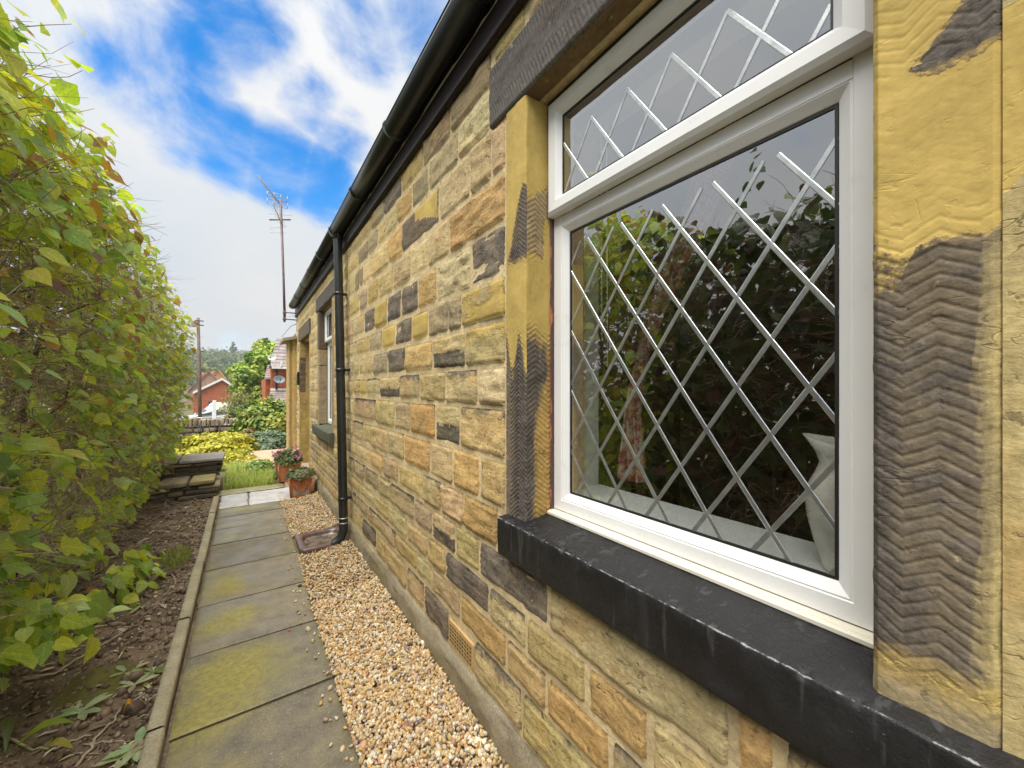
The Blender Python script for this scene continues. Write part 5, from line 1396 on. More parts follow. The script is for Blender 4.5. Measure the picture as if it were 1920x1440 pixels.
def rosette(px, py, n, l, cols, label, lean=.3):
    c = on_soil(px, py); t = thing('weed', c, label, 'weed', 'weed seedlings on the soil bed')
    for k in range(n):
        a = k * 2.4 + rnd.uniform(-.3, .3); L_ = l * rnd.uniform(.7, 1.15); el = rnd.uniform(.12, lean)
        d = Vector((math.cos(a), math.sin(a), 0)); s = Vector((-d.y, d.x, 0)); w_ = L_ * .17
        vs = []
        for i, (q, hw) in enumerate(((0, .25), (.3, .7), (.6, 1.0), (.85, .6), (1., .08))):
            p = c + d * L_ * q + Vector((0, 0, .008 + L_ * (el * q * 1.8 - el * 1.2 * q * q)))
            vs += [p - s * w_ * hw + Vector((0, 0, .15 * w_)), p, p + s * w_ * hw + Vector((0, 0, .15 * w_))]
        fs = [(i * 3 + j, i * 3 + j + 1, i * 3 + j + 4, i * 3 + j + 3) for i in range(4) for j in range(2)]
        m = MB(); m.add(vs, fs, rnd.choice(cols), a=[0, 1, 0] * 5, smooth=True); m.build('leaf', MT['leaf'], t)
GW = [(.46, .54, .28), (.38, .50, .24), (.54, .52, .33), (.50, .42, .28)]
rosette(237, 1258, 6, .085, GW, 'pale green weed rosette furthest from the camera on the bed')
rosette(252, 1281, 5, .085, GW, 'pale weed with a broad pale leaf beside the hooked twig')
rosette(288, 1254, 6, .07, [(.28, .36, .1), (.36, .36, .14)], 'small bright green weed against the kerb')
rosette(150, 1330, 7, .095, [(.42, .54, .28), (.34, .48, .22), (.5, .54, .32)], 'largest grey-green weed rosette in the middle of the bed')
rosette(258, 1398, 8, .09, [(.40, .56, .28), (.46, .58, .32)], 'fresh green star-shaped weed overhanging the kerb at the front')
rosette(222, 1420, 5, .07, GW, 'half-wilted weed at the front of the bed near the kerb')
rosette(118, 1156, 4, .06, [(.2, .26, .09)], 'single-stemmed weed seedling under the hedge leaves')
rosette(370, 943 + 8, 5, .06, [(.40, .42, .08), (.3, .38, .06)], 'yellow-green seedling by the stepped stone wall')
def big_blade(a, b, w_, cols, label):
    p, q = on_soil(*a), on_soil(*b); p.z += .01; q.z += .03; d = q - p; s = Vector((-d.y, d.x, 0)).normalized()
    vs = []
    for i in range(7):
        t_ = i / 6; hw = w_ * (.12, .35, .7, 1, .95, .7, .08)[i]; c = p + d * t_ + Vector((0, 0, .05 * math.sin(t_ * 3)))
        vs += [c - s * hw + Vector((0, 0, .3 * hw)), c, c + s * hw + Vector((0, 0, .3 * hw))]
    m = MB(); m.add(vs, [(i * 3 + j, i * 3 + j + 1, i * 3 + j + 4, i * 3 + j + 3) for i in range(6) for j in range(2)], cols, a=[0, 1, 0] * 7, smooth=True)
    tag(m.build('fallen_leaf', MT['leaf']), label, 'leaf', 'fallen leaves on the soil bed')
big_blade((15, 1420), (140, 1366), .026, (.26, .36, .03), 'long bright green strap-shaped leaf at the front of the soil bed')
big_blade((62, 1430), (136, 1412), .020, (.38, .34, .06), 'yellowing strap-shaped leaf lying below the green one')
big_blade((10, 1415), (24, 1362), .022, (.20, .24, .09), 'dull green upright leaf at the front left corner')
big_blade((182, 1173), (216, 1172), .018, (.38, .40, .12), 'pale green fallen leaf near the middle of the bed')
big_blade((195, 1152), (203, 1147), .014, (.28, .34, .2), 'small grey-green fallen leaf behind the pale one')
big_blade((228, 1345), (250, 1336), .020, (.62, .30, .02), 'small orange fallen leaf lying by the crooked twig')
big_blade((196, 1098), (222, 1094), .020, (.46, .40, .28), 'bleached fallen leaf beside the dug soil')
big_blade((150, 1252), (172, 1245), .022, (.50, .45, .30), 'straw-coloured fallen leaf below the moss patch')
big_blade((68, 1310), (98, 1298), .008, (.48, .36, .06), 'narrow yellow-brown fallen leaf on the dark soil')
big_blade((252, 1034), (268, 1030), .012, (.45, .40, .22), 'small pale fallen leaf at the far end of the bed')
m = MB(); q = on_soil(508, 1180); m.add([(-.62, 2.63, .006), (-.608, 2.632, .009), (-.604, 2.645, .007), (-.618, 2.643, .006)], [(0, 1, 2, 3)], (.65, .10, .08)); tag(m.build('petal', MT['foliage']), 'tiny pink-red petal lying on a paving slab', 'petal')
m = MB(); m.add((IV1 * [.016, .013, .009] + [-.50, 3.18, .008]).tolist(), IF1.tolist(), (.03, .025, .02)); tag(m.build('pebble', MT['gravel']), 'small dark pebble lying on the path near the gravel edge', 'pebble')

# ================================================================== THE GARDEN BEYOND
def shrub(name, label, c, r, n, sz, k, pal, stem_c=(.12, .09, .06), fill=.45, na=.3, cat='shrub', mt='foliage', upright=0.5, group=None):
    P, D = dome(n, c, r, fill, na)
    base = Vector((c[0], c[1], tz(c[0], c[1])))
    st = []
    for i in range(5): 
        e = Vector(c) + Vector((rnd.uniform(-.5, .5) * r[0], rnd.uniform(-.5, .5) * r[1], r[2] * .3)); st.append(([base + Vector((0, 0, -.05)), base.lerp(e, .5) + Vector((.05, 0, 0)), e], .03 * max(r) + .006, stem_c))
    return leafy(name, label, cat, tuple(base), [('foliage', P, D + rng.normal(0, .45, P.shape) + [0, 0, .3], D + [0, 0, upright] + rng.normal(0, .5, P.shape), sz, k, pal, mt)], group, st)
def P3(px, py, y): v = at(px, py, y); return (v.x, v.y, v.z)
GOLD = [(.52, .46, .03), (.46, .44, .03), (.40, .40, .04), (.55, .48, .06)]
shrub('golden_shrub', 'golden yellow feathery shrub behind the stepped stone wall', P3(412, 850, 10.6), (.80, .6, .42), 6500, (.045, .085), 1, GOLD)
shrub('golden_shrub', 'small golden shrub spilling over the corner of the lawn', P3(443, 868, 9.2), (.36, .3, .22), 1300, (.035, .065), 1, GOLD)
shrub('heather_shrub', 'upright pinkish brown shrub between the golden and the blue-green shrubs', P3(465, 842, 10.9), (.26, .26, .42), 1300, (.05, .09), 1, [(.34, .20, .12), (.28, .19, .09), (.22, .2, .08)], upright=2.5)
shrub('blue_green_shrub', 'rounded blue-green shrub at the edge of the paved area', P3(506, 838, 10.7), (.50, .42, .36), 2200, (.05, .085), 1, [(.17, .25, .15), (.13, .20, .11), (.22, .28, .19)])
shrub('rhododendron', 'large dark green rounded bush in front of the garden wall', P3(512, 808, 12.1), (.78, .7, .78), 4600, (.07, .12), 1, [(.18, .26, .04), (.25, .33, .055), (.12, .19, .04), (.36, .38, .07)])
shrub('lime_shrub', 'yellow-green shrub in front of the dark rounded bush', P3(527, 812, 11.2), (.32, .3, .42), 1100, (.06, .1), 1, [(.40, .38, .05), (.26, .30, .05), (.2, .22, .05)])
shrub('low_plant', 'low grey-green plant at the foot of the blue-green shrub', P3(456, 852, 10.1), (.16, .14, .10), 260, (.04, .07), 0, [(.22, .30, .16)])
shrub('daisy_clump', 'leafy clump with small white flower heads among the lawn grass', P3(487, 878, 7.9), (.20, .22, .12), 420, (.04, .07), 1, [(.20, .32, .06), (.26, .36, .08)])
shrub('sage_tuft', 'grey-green tuft growing against the step by the planters', P3(520, 893, 7.55), (.12, .14, .12), 220, (.04, .065), 1, [(.22, .28, .12)])
for (px, py) in ((483, 866), (489, 874), (470, 880), (446, 862)):
    c = at(px, py, 7.7); m = MB(); m.tube([(c.x, c.y, .0), (c.x, c.y, c.z)], .004, 5, (.2, .28, .08)); 
    m.add((IV1 * [.020, .020, .012] + [c.x, c.y, c.z]).tolist(), IF1.tolist(), (.72, .72, .66)); tag(m.build('white_flower', MT['plain']), {483: 'white flower head above the daisy clump, the upper of two', 489: 'white flower head on the right of the daisy clump', 470: 'lone white flower head in the middle of the lawn grass', 446: 'white flower head beside the small golden shrub'}[px], 'flower', 'white flowers on the lawn')
# dry stone garden wall with upright coping stones
gw = thing('garden_wall', (-1.2, 13.0, tz(0, 13)), 'dry stone garden wall with upright coping stones behind the shrubs', 'stone wall')
x = -4.2; gz = tz(0, 13)
m = MB(); m.box(-4.2, 2.5, 12.92, 13.25, gz - .1, .42, (.05, .045, .04)); m.build('core', MT['soil'], gw)
for r_ in range(4):
    x = -4.2; z0 = gz + .02 + r_ * .125
    while x < .5:
        l = rnd.uniform(.16, .38); rough_stone(x, x + l - .012, 12.84 + rnd.uniform(-.02, .02), 13.1, z0, z0 + .118, rnd.choice([(.22, .18, .13), (.28, .23, .16), (.16, .135, .11), (.3, .22, .15)]), rnd.uniform(0, 99), .09, .03).build('stone', MT['drystone'], gw); x += l
x = -4.2
while x < .5:
    l = rnd.uniform(.07, .13); hgt = rnd.uniform(.16, .25); big = -.95 < x < -.8
    rough_stone(x, x + l - .008, 12.84, 13.2, .44, .44 + hgt, rnd.choice([(.33, .27, .17), (.38, .31, .20), (.27, .22, .16)]), rnd.uniform(0, 99), .07, .03).build('coping_stone', MT['drystone'], gw); x += l
rough_stone(-.98, -.72, 12.70, 13.0, .45, .74, (.28, .13, .075), 3, .06, .06).build('coping_stone', MT['drystone'], gw)
rough_stone(-.70, -.50, 12.74, 13.0, .45, .72, (.16, .15, .13), 5, .06, .05).build('coping_stone', MT['drystone'], gw)
# iron railings with a gate latch in front of the wall
rl = thing('iron_railings', (-1.75, 12.2, tz(0, 12)), 'thin black iron railings standing in front of the garden wall', 'railings')
for px in (372, 376, 382, 392.5, 403, 413):
    a = at(px, 790, 12.2); m = MB(); m.tube([(a.x, 12.2, tz(0, 12) - .05), (a.x, 12.2, .62)], .011, 6, (.03, .03, .03)); m.build('rail_bar', MT['iron'], rl)
for z in (.02, .30): 
    m = MB(); m.tube([(at(366, 790, 12.2).x, 12.2, z), (at(413, 790, 12.2).x, 12.2, z)], .009, 6, (.03, .03, .03)); m.build('cross_rail', MT['iron'], rl)
# a metal rail and a white sign post at the lane
y = 20.0; m = MB(); a, b = at(352, 784, y), at(400, 783.5, y); m.tube([a, b], .03, 6, (.5, .5, .5)); hr = thing('hand_rail', (a.x, y, tz(0, y)), 'grey tubular hand rail above the garden wall at the foot of the pole', 'rail'); m.build('top_rail', MT['alu'], hr)
for px in (356, 378, 399):
    q = at(px, 784, y); m = MB(); m.tube([(q.x, y, tz(0, y) - .05), (q.x, y, q.z)], .028, 6, (.45, .45, .45)); m.build('post', MT['alu'], hr)
y = 19.0; a, b = at(402, 751, y), at(402, 800, y); m = MB(); m.bbox(a.x - .06, a.x + .06, y - .04, y + .04, tz(0, y) - .1, a.z, .01, (.72, .71, .67)); tag(m.build('white_post', MT['plain']), 'slim white post standing by the lane in front of the white van', 'post')
# telegraph pole
y = 28.0; a = at(371.5, 596, y); g = tz(a.x, y)
tp_ = thing('telegraph_pole', (a.x, y, g), 'tall wooden telegraph pole with a grey box near its top', 'pole')
m = MB(); m.tube([(a.x + .09, y, g - .3), (a.x + .05, y, lerp(g, a.z, .5)), (a.x, y, a.z)], [.09, .085, .07], 12, (.24, .185, .165)); m.build('pole', MT['wood_pole'], tp_)
m = MB(); m.bbox(a.x - .30, a.x - .08, y - .16, y + .1, a.z - .52, a.z - .20, .02, (.30, .28, .28)); m.build('terminal_box', MT['plain'], tp_)
for zz in (.18, .42): 
    m = MB(); m.tube([(a.x - .12, y - .14, a.z - zz), (a.x + .26, y - .14, a.z - zz)], .03, 6, (.2, .18, .18)); m.build('arm', MT['iron'], tp_)
for zz in (1.9, 2.4, 2.9, 3.4): 
    m = MB(); s_ = 1 if int(zz * 2) % 2 else -1; m.tube([(a.x, y, a.z - zz), (a.x + .26 * s_, y, a.z - zz)], .018, 5, (.15, .14, .14)); m.build('step_iron', MT['iron'], tp_)

# ------------------------------------------------------------------ houses
def bricks(mb, x0, x1, z0, z1, y, col, cw=.225, ch=.075, step=1):
    """brick face on a wall looking towards -y: courses with recessed joints"""
    r_ = 0; z = z0
    while z < z1 - .02:
        x = x0 - (cw / 2 if r_ % 2 else 0)
        while x < x1:
            a, b = max(x0, x) + .006, min(x1, x + cw - .012); v = rnd.uniform(.78, 1.2)
            if b - a > .03: mb.add([(a, y - .012, z), (b, y - .012, z), (b, y - .012, min(z1, z + ch - .012)), (a, y - .012, min(z1, z + ch - .012))], [(0, 1, 2, 3)], tuple(c * v for c in col))
            x += cw
        z += ch; r_ += 1
BR = (.42, .12, .055)
# brick bungalow across the lane, gable towards us
Y = 60.0; ap = at(417, 711, Y); el = at(362, 737, Y); er = at(463, 741, Y); gz = tz(0, Y) - .3
bh = thing('brick_bungalow', (ap.x, Y, gz), 'orange brick bungalow with white-edged gable across the lane', 'house')
m = MB(); Yb = Y + 11
m.add([(el.x, Y, gz), (er.x, Y, gz), (er.x, Y, er.z), (ap.x, Y, ap.z), (el.x, Y, el.z), (el.x, Yb, gz), (er.x, Yb, gz), (er.x, Yb, er.z), (ap.x, Yb, ap.z), (el.x, Yb, el.z)], [(0, 1, 2, 3, 4), (5, 9, 8, 7, 6), (0, 4, 9, 5), (1, 6, 7, 2)], (.47, .15, .07)); m.build('wall', MT['brick'], bh)
m = MB()
z = gz
while z < ap.z - .2:
    f = 0 if z < min(el.z, er.z) else (z - min(el.z, er.z)) / (ap.z - min(el.z, er.z))
    xa, xb = lerp(el.x, ap.x, max(0, f)) + .1, lerp(er.x, ap.x, max(0, f)) - .1
    if xb > xa: m.box(xa, xb, Y - .012, Y - .001, z, z + .11, tuple(c * rnd.uniform(.85, 1.12) for c in (.47, .15, .07)))
    z += .15
m.build('brick_courses', MT['brick'], bh, 'stuff')
def roofpair(parent, el, ap, er, y0, y1, col, th=.12):
    r_ = None
    for a in (el, er):
        m = MB(); m.add([(a.x, y0, a.z), (ap.x, y0, ap.z), (ap.x, y1, ap.z), (a.x, y1, a.z), (a.x, y0, a.z + th), (ap.x, y0, ap.z + th), (ap.x, y1, ap.z + th), (a.x, y1, a.z + th)], [(0, 3, 2, 1), (4, 5, 6, 7), (0, 1, 5, 4), (1, 2, 6, 5), (2, 3, 7, 6), (3, 0, 4, 7)], col)
        r_ = m.build('roof', MT['tile'], parent)
    return r_
rf = roofpair(bh, el, ap, er, Y - .3, Yb, (.22, .16, .14))
for a in (el, er):
    m = MB(); m.add([(a.x, Y - .34, a.z - .12), (ap.x, Y - .34, ap.z - .12), (ap.x, Y - .34, ap.z + .16), (a.x, Y - .34, a.z + .16), (a.x, Y - .28, a.z - .12), (ap.x, Y - .28, ap.z - .12), (ap.x, Y - .28, ap.z + .16), (a.x, Y - .28, a.z + .16)], [(0, 1, 2, 3), (7, 6, 5, 4), (0, 4, 5, 1), (3, 2, 6, 7)], (.80, .79, .76)); m.build('bargeboard', MT['plain'], bh)
wp, wq = at(390, 752, Y), at(401, 767, Y)
def win_panel(parent, x0, x1, z0, z1, y, fr=.08, col=(.75, .75, .73)):
    m = MB()
    for (a, b, c, d) in ((x0, x1, z0, z0 + fr), (x0, x1, z1 - fr, z1), (x0, x0 + fr, z0 + fr, z1 - fr), (x1 - fr, x1, z0 + fr, z1 - fr), ((x0 + x1) / 2 - fr / 2, (x0 + x1) / 2 + fr / 2, z0 + fr, z1 - fr)): m.box(a, b, y - .05, y, c, d, col)
    f = m.build('window', MT['plain'], parent); m = MB(); m.box(x0 + .02, x1 - .02, y - .03, y - .02, z0 + .02, z1 - .02, (.05, .06, .08)); m.build('pane', MT['dark_glass'], f)
win_panel(bh, wp.x, wq.x, wq.z, wp.z, Y - .03, .1, (.12, .12, .14))
# houses further down: orange-brown roofs with chimneys
def far_house(Y, pa, pe, pr, base, wall_c, roof_c, label, chim=(), name='far_house'):
    ap, el, er = at(*pa, Y), at(*pe, Y), at(*pr, Y); gz = tz(ap.x, Y) - .5
    h = thing(name, (ap.x, Y, gz), label, 'house', 'houses down the lane'); Yb = Y + 12
    m = MB(); m.add([(el.x, Y, gz), (er.x, Y, gz), (er.x, Y, er.z), (ap.x, Y, ap.z), (el.x, Y, el.z), (el.x, Yb, gz), (er.x, Yb, gz), (er.x, Yb, er.z), (ap.x, Yb, ap.z), (el.x, Yb, el.z)], [(0, 1, 2, 3, 4), (5, 9, 8, 7, 6), (0, 4, 9, 5), (1, 6, 7, 2)], wall_c); m.build('wall', MT['brick'], h)
    roofpair(h, el, ap, er, Y - .3, Yb, roof_c, .18)
    for (px, py, wd) in chim:
        c = at(px, py, Y + 3); m = MB(); m.bbox(c.x - wd, c.x + wd, Y + 2.6, Y + 3.6, c.z - 3, c.z, .03, (.45, .15, .08)); m.bbox(c.x - wd - .1, c.x + wd + .1, Y + 2.5, Y + 3.7, c.z, c.z + .2, .02, (.35, .13, .08))
        for k in (-.35, .35): m.lathe([(.16, .2), (.2, .3), (.15, .75), (.1, .75)], (c.x + k * wd, Y + 3.1, c.z), 8, (.5, .2, .1))
        m.build('chimney', MT['brick'], h)
far_house(95, (392, 697), (352, 735), (428, 735), 0, (.40, .25, .17), (.33, .17, .12), 'brown roofed house with two red chimneys behind the bungalow', ((384, 706, .7), (396, 704, .7)))
far_house(118, (409, 694), (392, 712), (424, 714), 0, (.58, .28, .08), (.45, .24, .12), 'house with an orange gable seen over the bungalow roof')
far_house(78, (446, 707), (425, 716), (490, 722), 0, (.42, .36, .31), (.27, .21, .19), 'grey-brown roofed house to the right of the bungalow gable')
# brick house beyond the side wing
Y = 24.0; bz = tz(0, Y) - .4
h2 = thing('brick_house', (.9, Y, bz), 'red brick house with grey tiled roofs and a satellite dish beyond the cottage wing', 'house')
def X(px): return at(px, 727, Y).x
def Z(py, px=515): return at(px, py, Y).z
m = MB(); m.box(X(508), 5.0, Y, Y + 8, bz, Z(690), BR); m.box(X(498.5), X(509), Y + .6, Y + 7, bz, Z(709, 500), BR); m.box(X(501), 5.0, Y - 1.6, Y, bz, Z(756), BR); m.build('wall', MT['brick'], h2)
m = MB(); bricks(m, X(508), X(545), Z(731), Z(690), Y, BR); bricks(m, X(499), X(508.2), bz + .4, Z(709), Y + .6, BR); bricks(m, X(501), X(545), bz, Z(757), Y - 1.6, BR); m.build('bricks', MT['brick'], h2, 'stuff')
def slope(parent, x0b, x0t, x1, yb, yt, zb, zt, rows, col, name='roof'):
    m = MB()
    m.add([(x0b, yb, zb - .05), (x1, yb, zb - .05), (x1, yt, zt - .05), (x0t, yt, zt - .05)], [(0, 1, 2, 3)], col); o = m.build(name, MT['tile'], parent); m = MB()
    for r_ in range(rows):
        t0, t1 = r_ / rows, (r_ + 1) / rows; xa, xb_ = lerp(x0b, x0t, t0), lerp(x0b, x0t, t1); x = xa
        while x < x1:
            xn = min(x1, x + .30); v = rnd.uniform(.8, 1.2); za, zb2 = lerp(zb, zt, t0), lerp(zb, zt, t1); ya, yb2 = lerp(yb, yt, t0), lerp(yb, yt, t1); sh = (xb_ - xa) * max(0, 1 - (x - xa))
            m.add([(x, ya - .02, za + .03), (xn - .01, ya - .02, za + .03), (xn - .01, yb2, zb2), (x + (sh if x == xa else 0), yb2, zb2), (x, ya - .02, za - .03), (xn - .01, ya - .02, za - .03)], [(0, 1, 2, 3), (4, 5, 1, 0)], tuple(c * v for c in col)); x = xn
    m.build('roof_tiles', MT['tile'], o, 'stuff')
TC = (.24, .205, .19)
slope(h2, X(504), X(527), 5.0, Y - .3, Y + 3.4, Z(688), Z(640) + .55, 9, TC)
slope(h2, X(496.5), X(506), X(509.5), Y + .3, Y + 2.6, Z(708, 500), Z(687) + .2, 6, TC)
slope(h2, X(499.5), X(507), 5.0, Y - 1.8, Y - .02, Z(753), Z(731) , 6, (.24, .2, .175))
m = MB(); m.bbox(X(509), 5.0, Y - .36, Y - .29, Z(692), Z(688), .01, (.78, .77, .74)); m.bbox(X(496), X(508), Y + .22, Y + .28, Z(711, 500), Z(708, 500), .01, (.3, .3, .3)); m.bbox(X(501), 5.0, Y - 1.86, Y - 1.79, Z(756.5), Z(753.5), .01, (.75, .72, .66)); m.build('gutter_board', MT['plain'], h2)
m = MB(); m.bbox(X(507), 5.0, Y - .06, Y - .015, Z(732), Z(728.5), .01, (.75, .75, .74)); m.build('flashing', MT['plain'], h2)
m = MB(); m.tube([(X(518), Y - .1, Z(692)), (X(518), Y - .06, Z(730))], .045, 8, (.03, .03, .03)); m.build('soil_pipe', MT['black_plastic'], h2)
m = MB(); m.bbox(X(492), X(499), Y - .9, Y - .8, bz, Z(752, 495), .02, (.74, .74, .72)); m.bbox(X(489), X(493), Y - .92, Y - .85, bz, Z(756, 490), .02, (.25, .27, .3)); m.build('white_door', MT['plain'], h2)
m = MB(); m.bbox(X(525), X(528), Y - .4, Y - .3, Z(688), Z(679), .02, (.75, .75, .75)); m.build('roof_vent', MT['plain'], h2)
def dish(parent, c, r, col, facing):
    m = MB(); prof = [(0, .0), (r * .5, .03 * r / .3), (r * .85, .09 * r / .3), (r, .13 * r / .3), (r * 1.03, .12 * r / .3), (r * .85, .07 * r / .3), (0, -.03)]
    q = Vector(facing).normalized().to_track_quat('Z', 'Y')
    m.lathe(prof, (0, 0, 0), 20, col, squash=lambda v: Vector(c) + q @ Vector((v.x, v.y * .82, v.z))); d = m.build('satellite_dish', MT['plain'], parent)
    m = MB(); tip = Vector(c) + q @ Vector((0, -.1, .32)); m.tube([Vector(c) + q @ Vector((0, -r * .8, .05)), tip], .012, 6, (.2, .2, .2)); m.bbox(tip.x - .03, tip.x + .03, tip.y - .05, tip.y + .05, tip.z - .03, tip.z + .03, .01, (.3, .3, .3)); m.tube([Vector(c) + Vector((-.1, .05, 0)), Vector(c) + Vector((-.1, .1, -.45)), Vector(c) + Vector((-.1, .3, -.5))], .025, 6, (.12, .12, .12)); m.build('dish_arm', MT['iron'], d)
dish(h2, (at(523, 713, Y - .4).x, Y - .4, at(523, 713, Y - .4).z), .26, (.22, .25, .27), (.15, -1, .45))
dish(h2, (at(511, 671, Y - .7).x, Y - .7, at(511, 671, Y - .7).z), .19, (.62, .62, .58), (-.35, -1, .3))

# ------------------------------------------------------------------ vehicles
def car(loc, rot, label, L_=4.1, W_=1.72, H_=1.45, van=False, group='white vehicles by the lane', name='parked_car'):
    t = thing(name, loc, label, 'van' if van else 'car', group)
    t.rotation_euler = (0, 0, rot); WORLD[t.name] = Matrix.Identity(4); WC = (.78, .79, .80); l = L_ / 2; w_ = W_ / 2
    if van: top = [(-l, .5), (-l, H_ * .96), (-l + .2, H_), (l * .45, H_), (l * .72, H_ * .60), (l * .95, H_ * .50), (l, .75), (l, .3), (-l, .3)]
    else: top = [(-l, .45), (-l + .03, .85), (-l + .25, .95), (-l * .62, H_ * .96), (-l * .3, H_), (l * .12, H_ * .97), (l * .48, .95), (l * .9, .80), (l, .62), (l, .28), (-l, .28)]
    m = MB()
    def sec(sx, inset): return [(x, sx * (w_ - (inset * sst(z, .85, H_) if z > .85 else 0) - (.06 if z < .35 else 0)), z) for x, z in top]
    n = len(top); A, B = sec(-1, .22), sec(1, .22)
    m.add(A + B, [tuple(range(n)), tuple(range(n, 2 * n))[::-1]] + [(i, n + i, n + (i + 1) % n, (i + 1) % n) for i in range(n)], WC); body = m.build('body', MT['paint'], t)
    bev = body.modifiers.new('bevel', 'BEVEL'); bev.width = .06; bev.segments = 3
    def sidewin(x0, x1, z0, z1, sk0, sk1):
        for s in (-1, 1):
            m = MB(); f = lambda z: s * (w_ - .22 * sst(z, .85, H_) + .008)
            m.add([(x0, f(z0), z0), (x1, f(z0), z0), (x1 + sk1, f(z1), z1), (x0 + sk0, f(z1), z1)], [(0, 1, 2, 3) if s < 0 else (3, 2, 1, 0)], (.03, .035, .04)); m.build('side_window', MT['dark_glass'], t)
    if van: sidewin(l * .22, l * .62, H_ * .62, H_ * .90, 0, -.22)
    else: sidewin(-l * .55, -.05, .95, H_ * .92, .18, 0); sidewin(0.02, l * .42, .95, H_ * .92, 0, -.42)
    m = MB(); 
    if van: ws = [(l * .71, .60 * H_), (l * .47, .97 * H_)]
    else: ws = [(l * .46, .97), (l * .15, H_ * .95)]
    (xa, za), (xb, zb) = ws; m.add([(xa + .02, -w_ * .82, za), (xa + .02, w_ * .82, za), (xb + .02, w_ * .72, zb), (xb + .02, -w_ * .72, zb)], [(0, 1, 2, 3)], (.04, .05, .055)); m.build('windscreen', MT['dark_glass'], t)
    if not van: m = MB(); m.add([(-l + .22, -w_ * .78, .98), (-l + .22, w_ * .78, .98), (-l * .63, w_ * .7, H_ * .93), (-l * .63, -w_ * .7, H_ * .93)], [(3, 2, 1, 0)], (.04, .05, .055)); m.build('rear_window', MT['dark_glass'], t)
    for sx in (-.62, .62):
        for sy in (-1, 1):
            c = Vector((sx * l, sy * (w_ - .08), .31)); m = MB()
            prof = [(.19, -.10), (.29, -.10), (.31, -.06), (.31, .06), (.29, .10), (.19, .10)]
            m.lathe(prof, (0, 0, 0), 20, (.02, .02, .02), squash=lambda v: c + Vector((v.x, v.z, v.y))); wh = m.build('wheel', MT['rubber'], t)
            m = MB(); m.lathe([(0, .07), (.10, .08), (.19, .09)], (0, 0, 0), 10, (.5, .5, .52), squash=lambda v: c + Vector((v.x, v.z * sy, v.y))); m.build('wheel_rim', MT['alu'], wh)
    for sy in (-1, 1):
        m = MB(); m.bbox(l - .06, l + .01, sy * w_ * .62 - .16, sy * w_ * .62 + .16, .60, .74, .02, (.8, .8, .82)); m.build('headlight', MT['dark_glass'], t)
        m = MB(); m.bbox(-l - .01, -l + .05, sy * w_ * .75 - .1, sy * w_ * .75 + .1, .66, .86, .02, (.4, .02, .02)); m.build('tail_light', MT['plain'], t)
        m = MB(); m.bbox(l * .36, l * .44, sy * (w_ + .09) - .09, sy * (w_ + .09) + .09, .92, 1.06, .02, WC); m.build('wing_mirror', MT['paint'], t)
    m = MB(); m.bbox(l - .04, l + .03, -w_ * .9, w_ * .9, .30, .48, .03, (.05, .05, .05)); m.build('bumper', MT['rubber'], t)
    for ch in t.children_recursive: ch.matrix_parent_inverse = Matrix.Identity(4)
    return t
p = at(393, 790, 44); car((p.x, 44, tz(0, 44)), R(195), 'white car with sloping windscreen parked below the brick gable', H_=1.5)
p = at(424, 790, 46); car((p.x, 46.4, tz(0, 46)), R(180), 'white van half hidden by bushes beside the white post', 5.0, 1.9, 2.05, True, name='white_van')
p = at(444, 790, 17); car((p.x, 17.4, at(444, 785, 17.4).z - 1.45), R(178), 'white car roof showing just above the garden wall', H_=1.45)

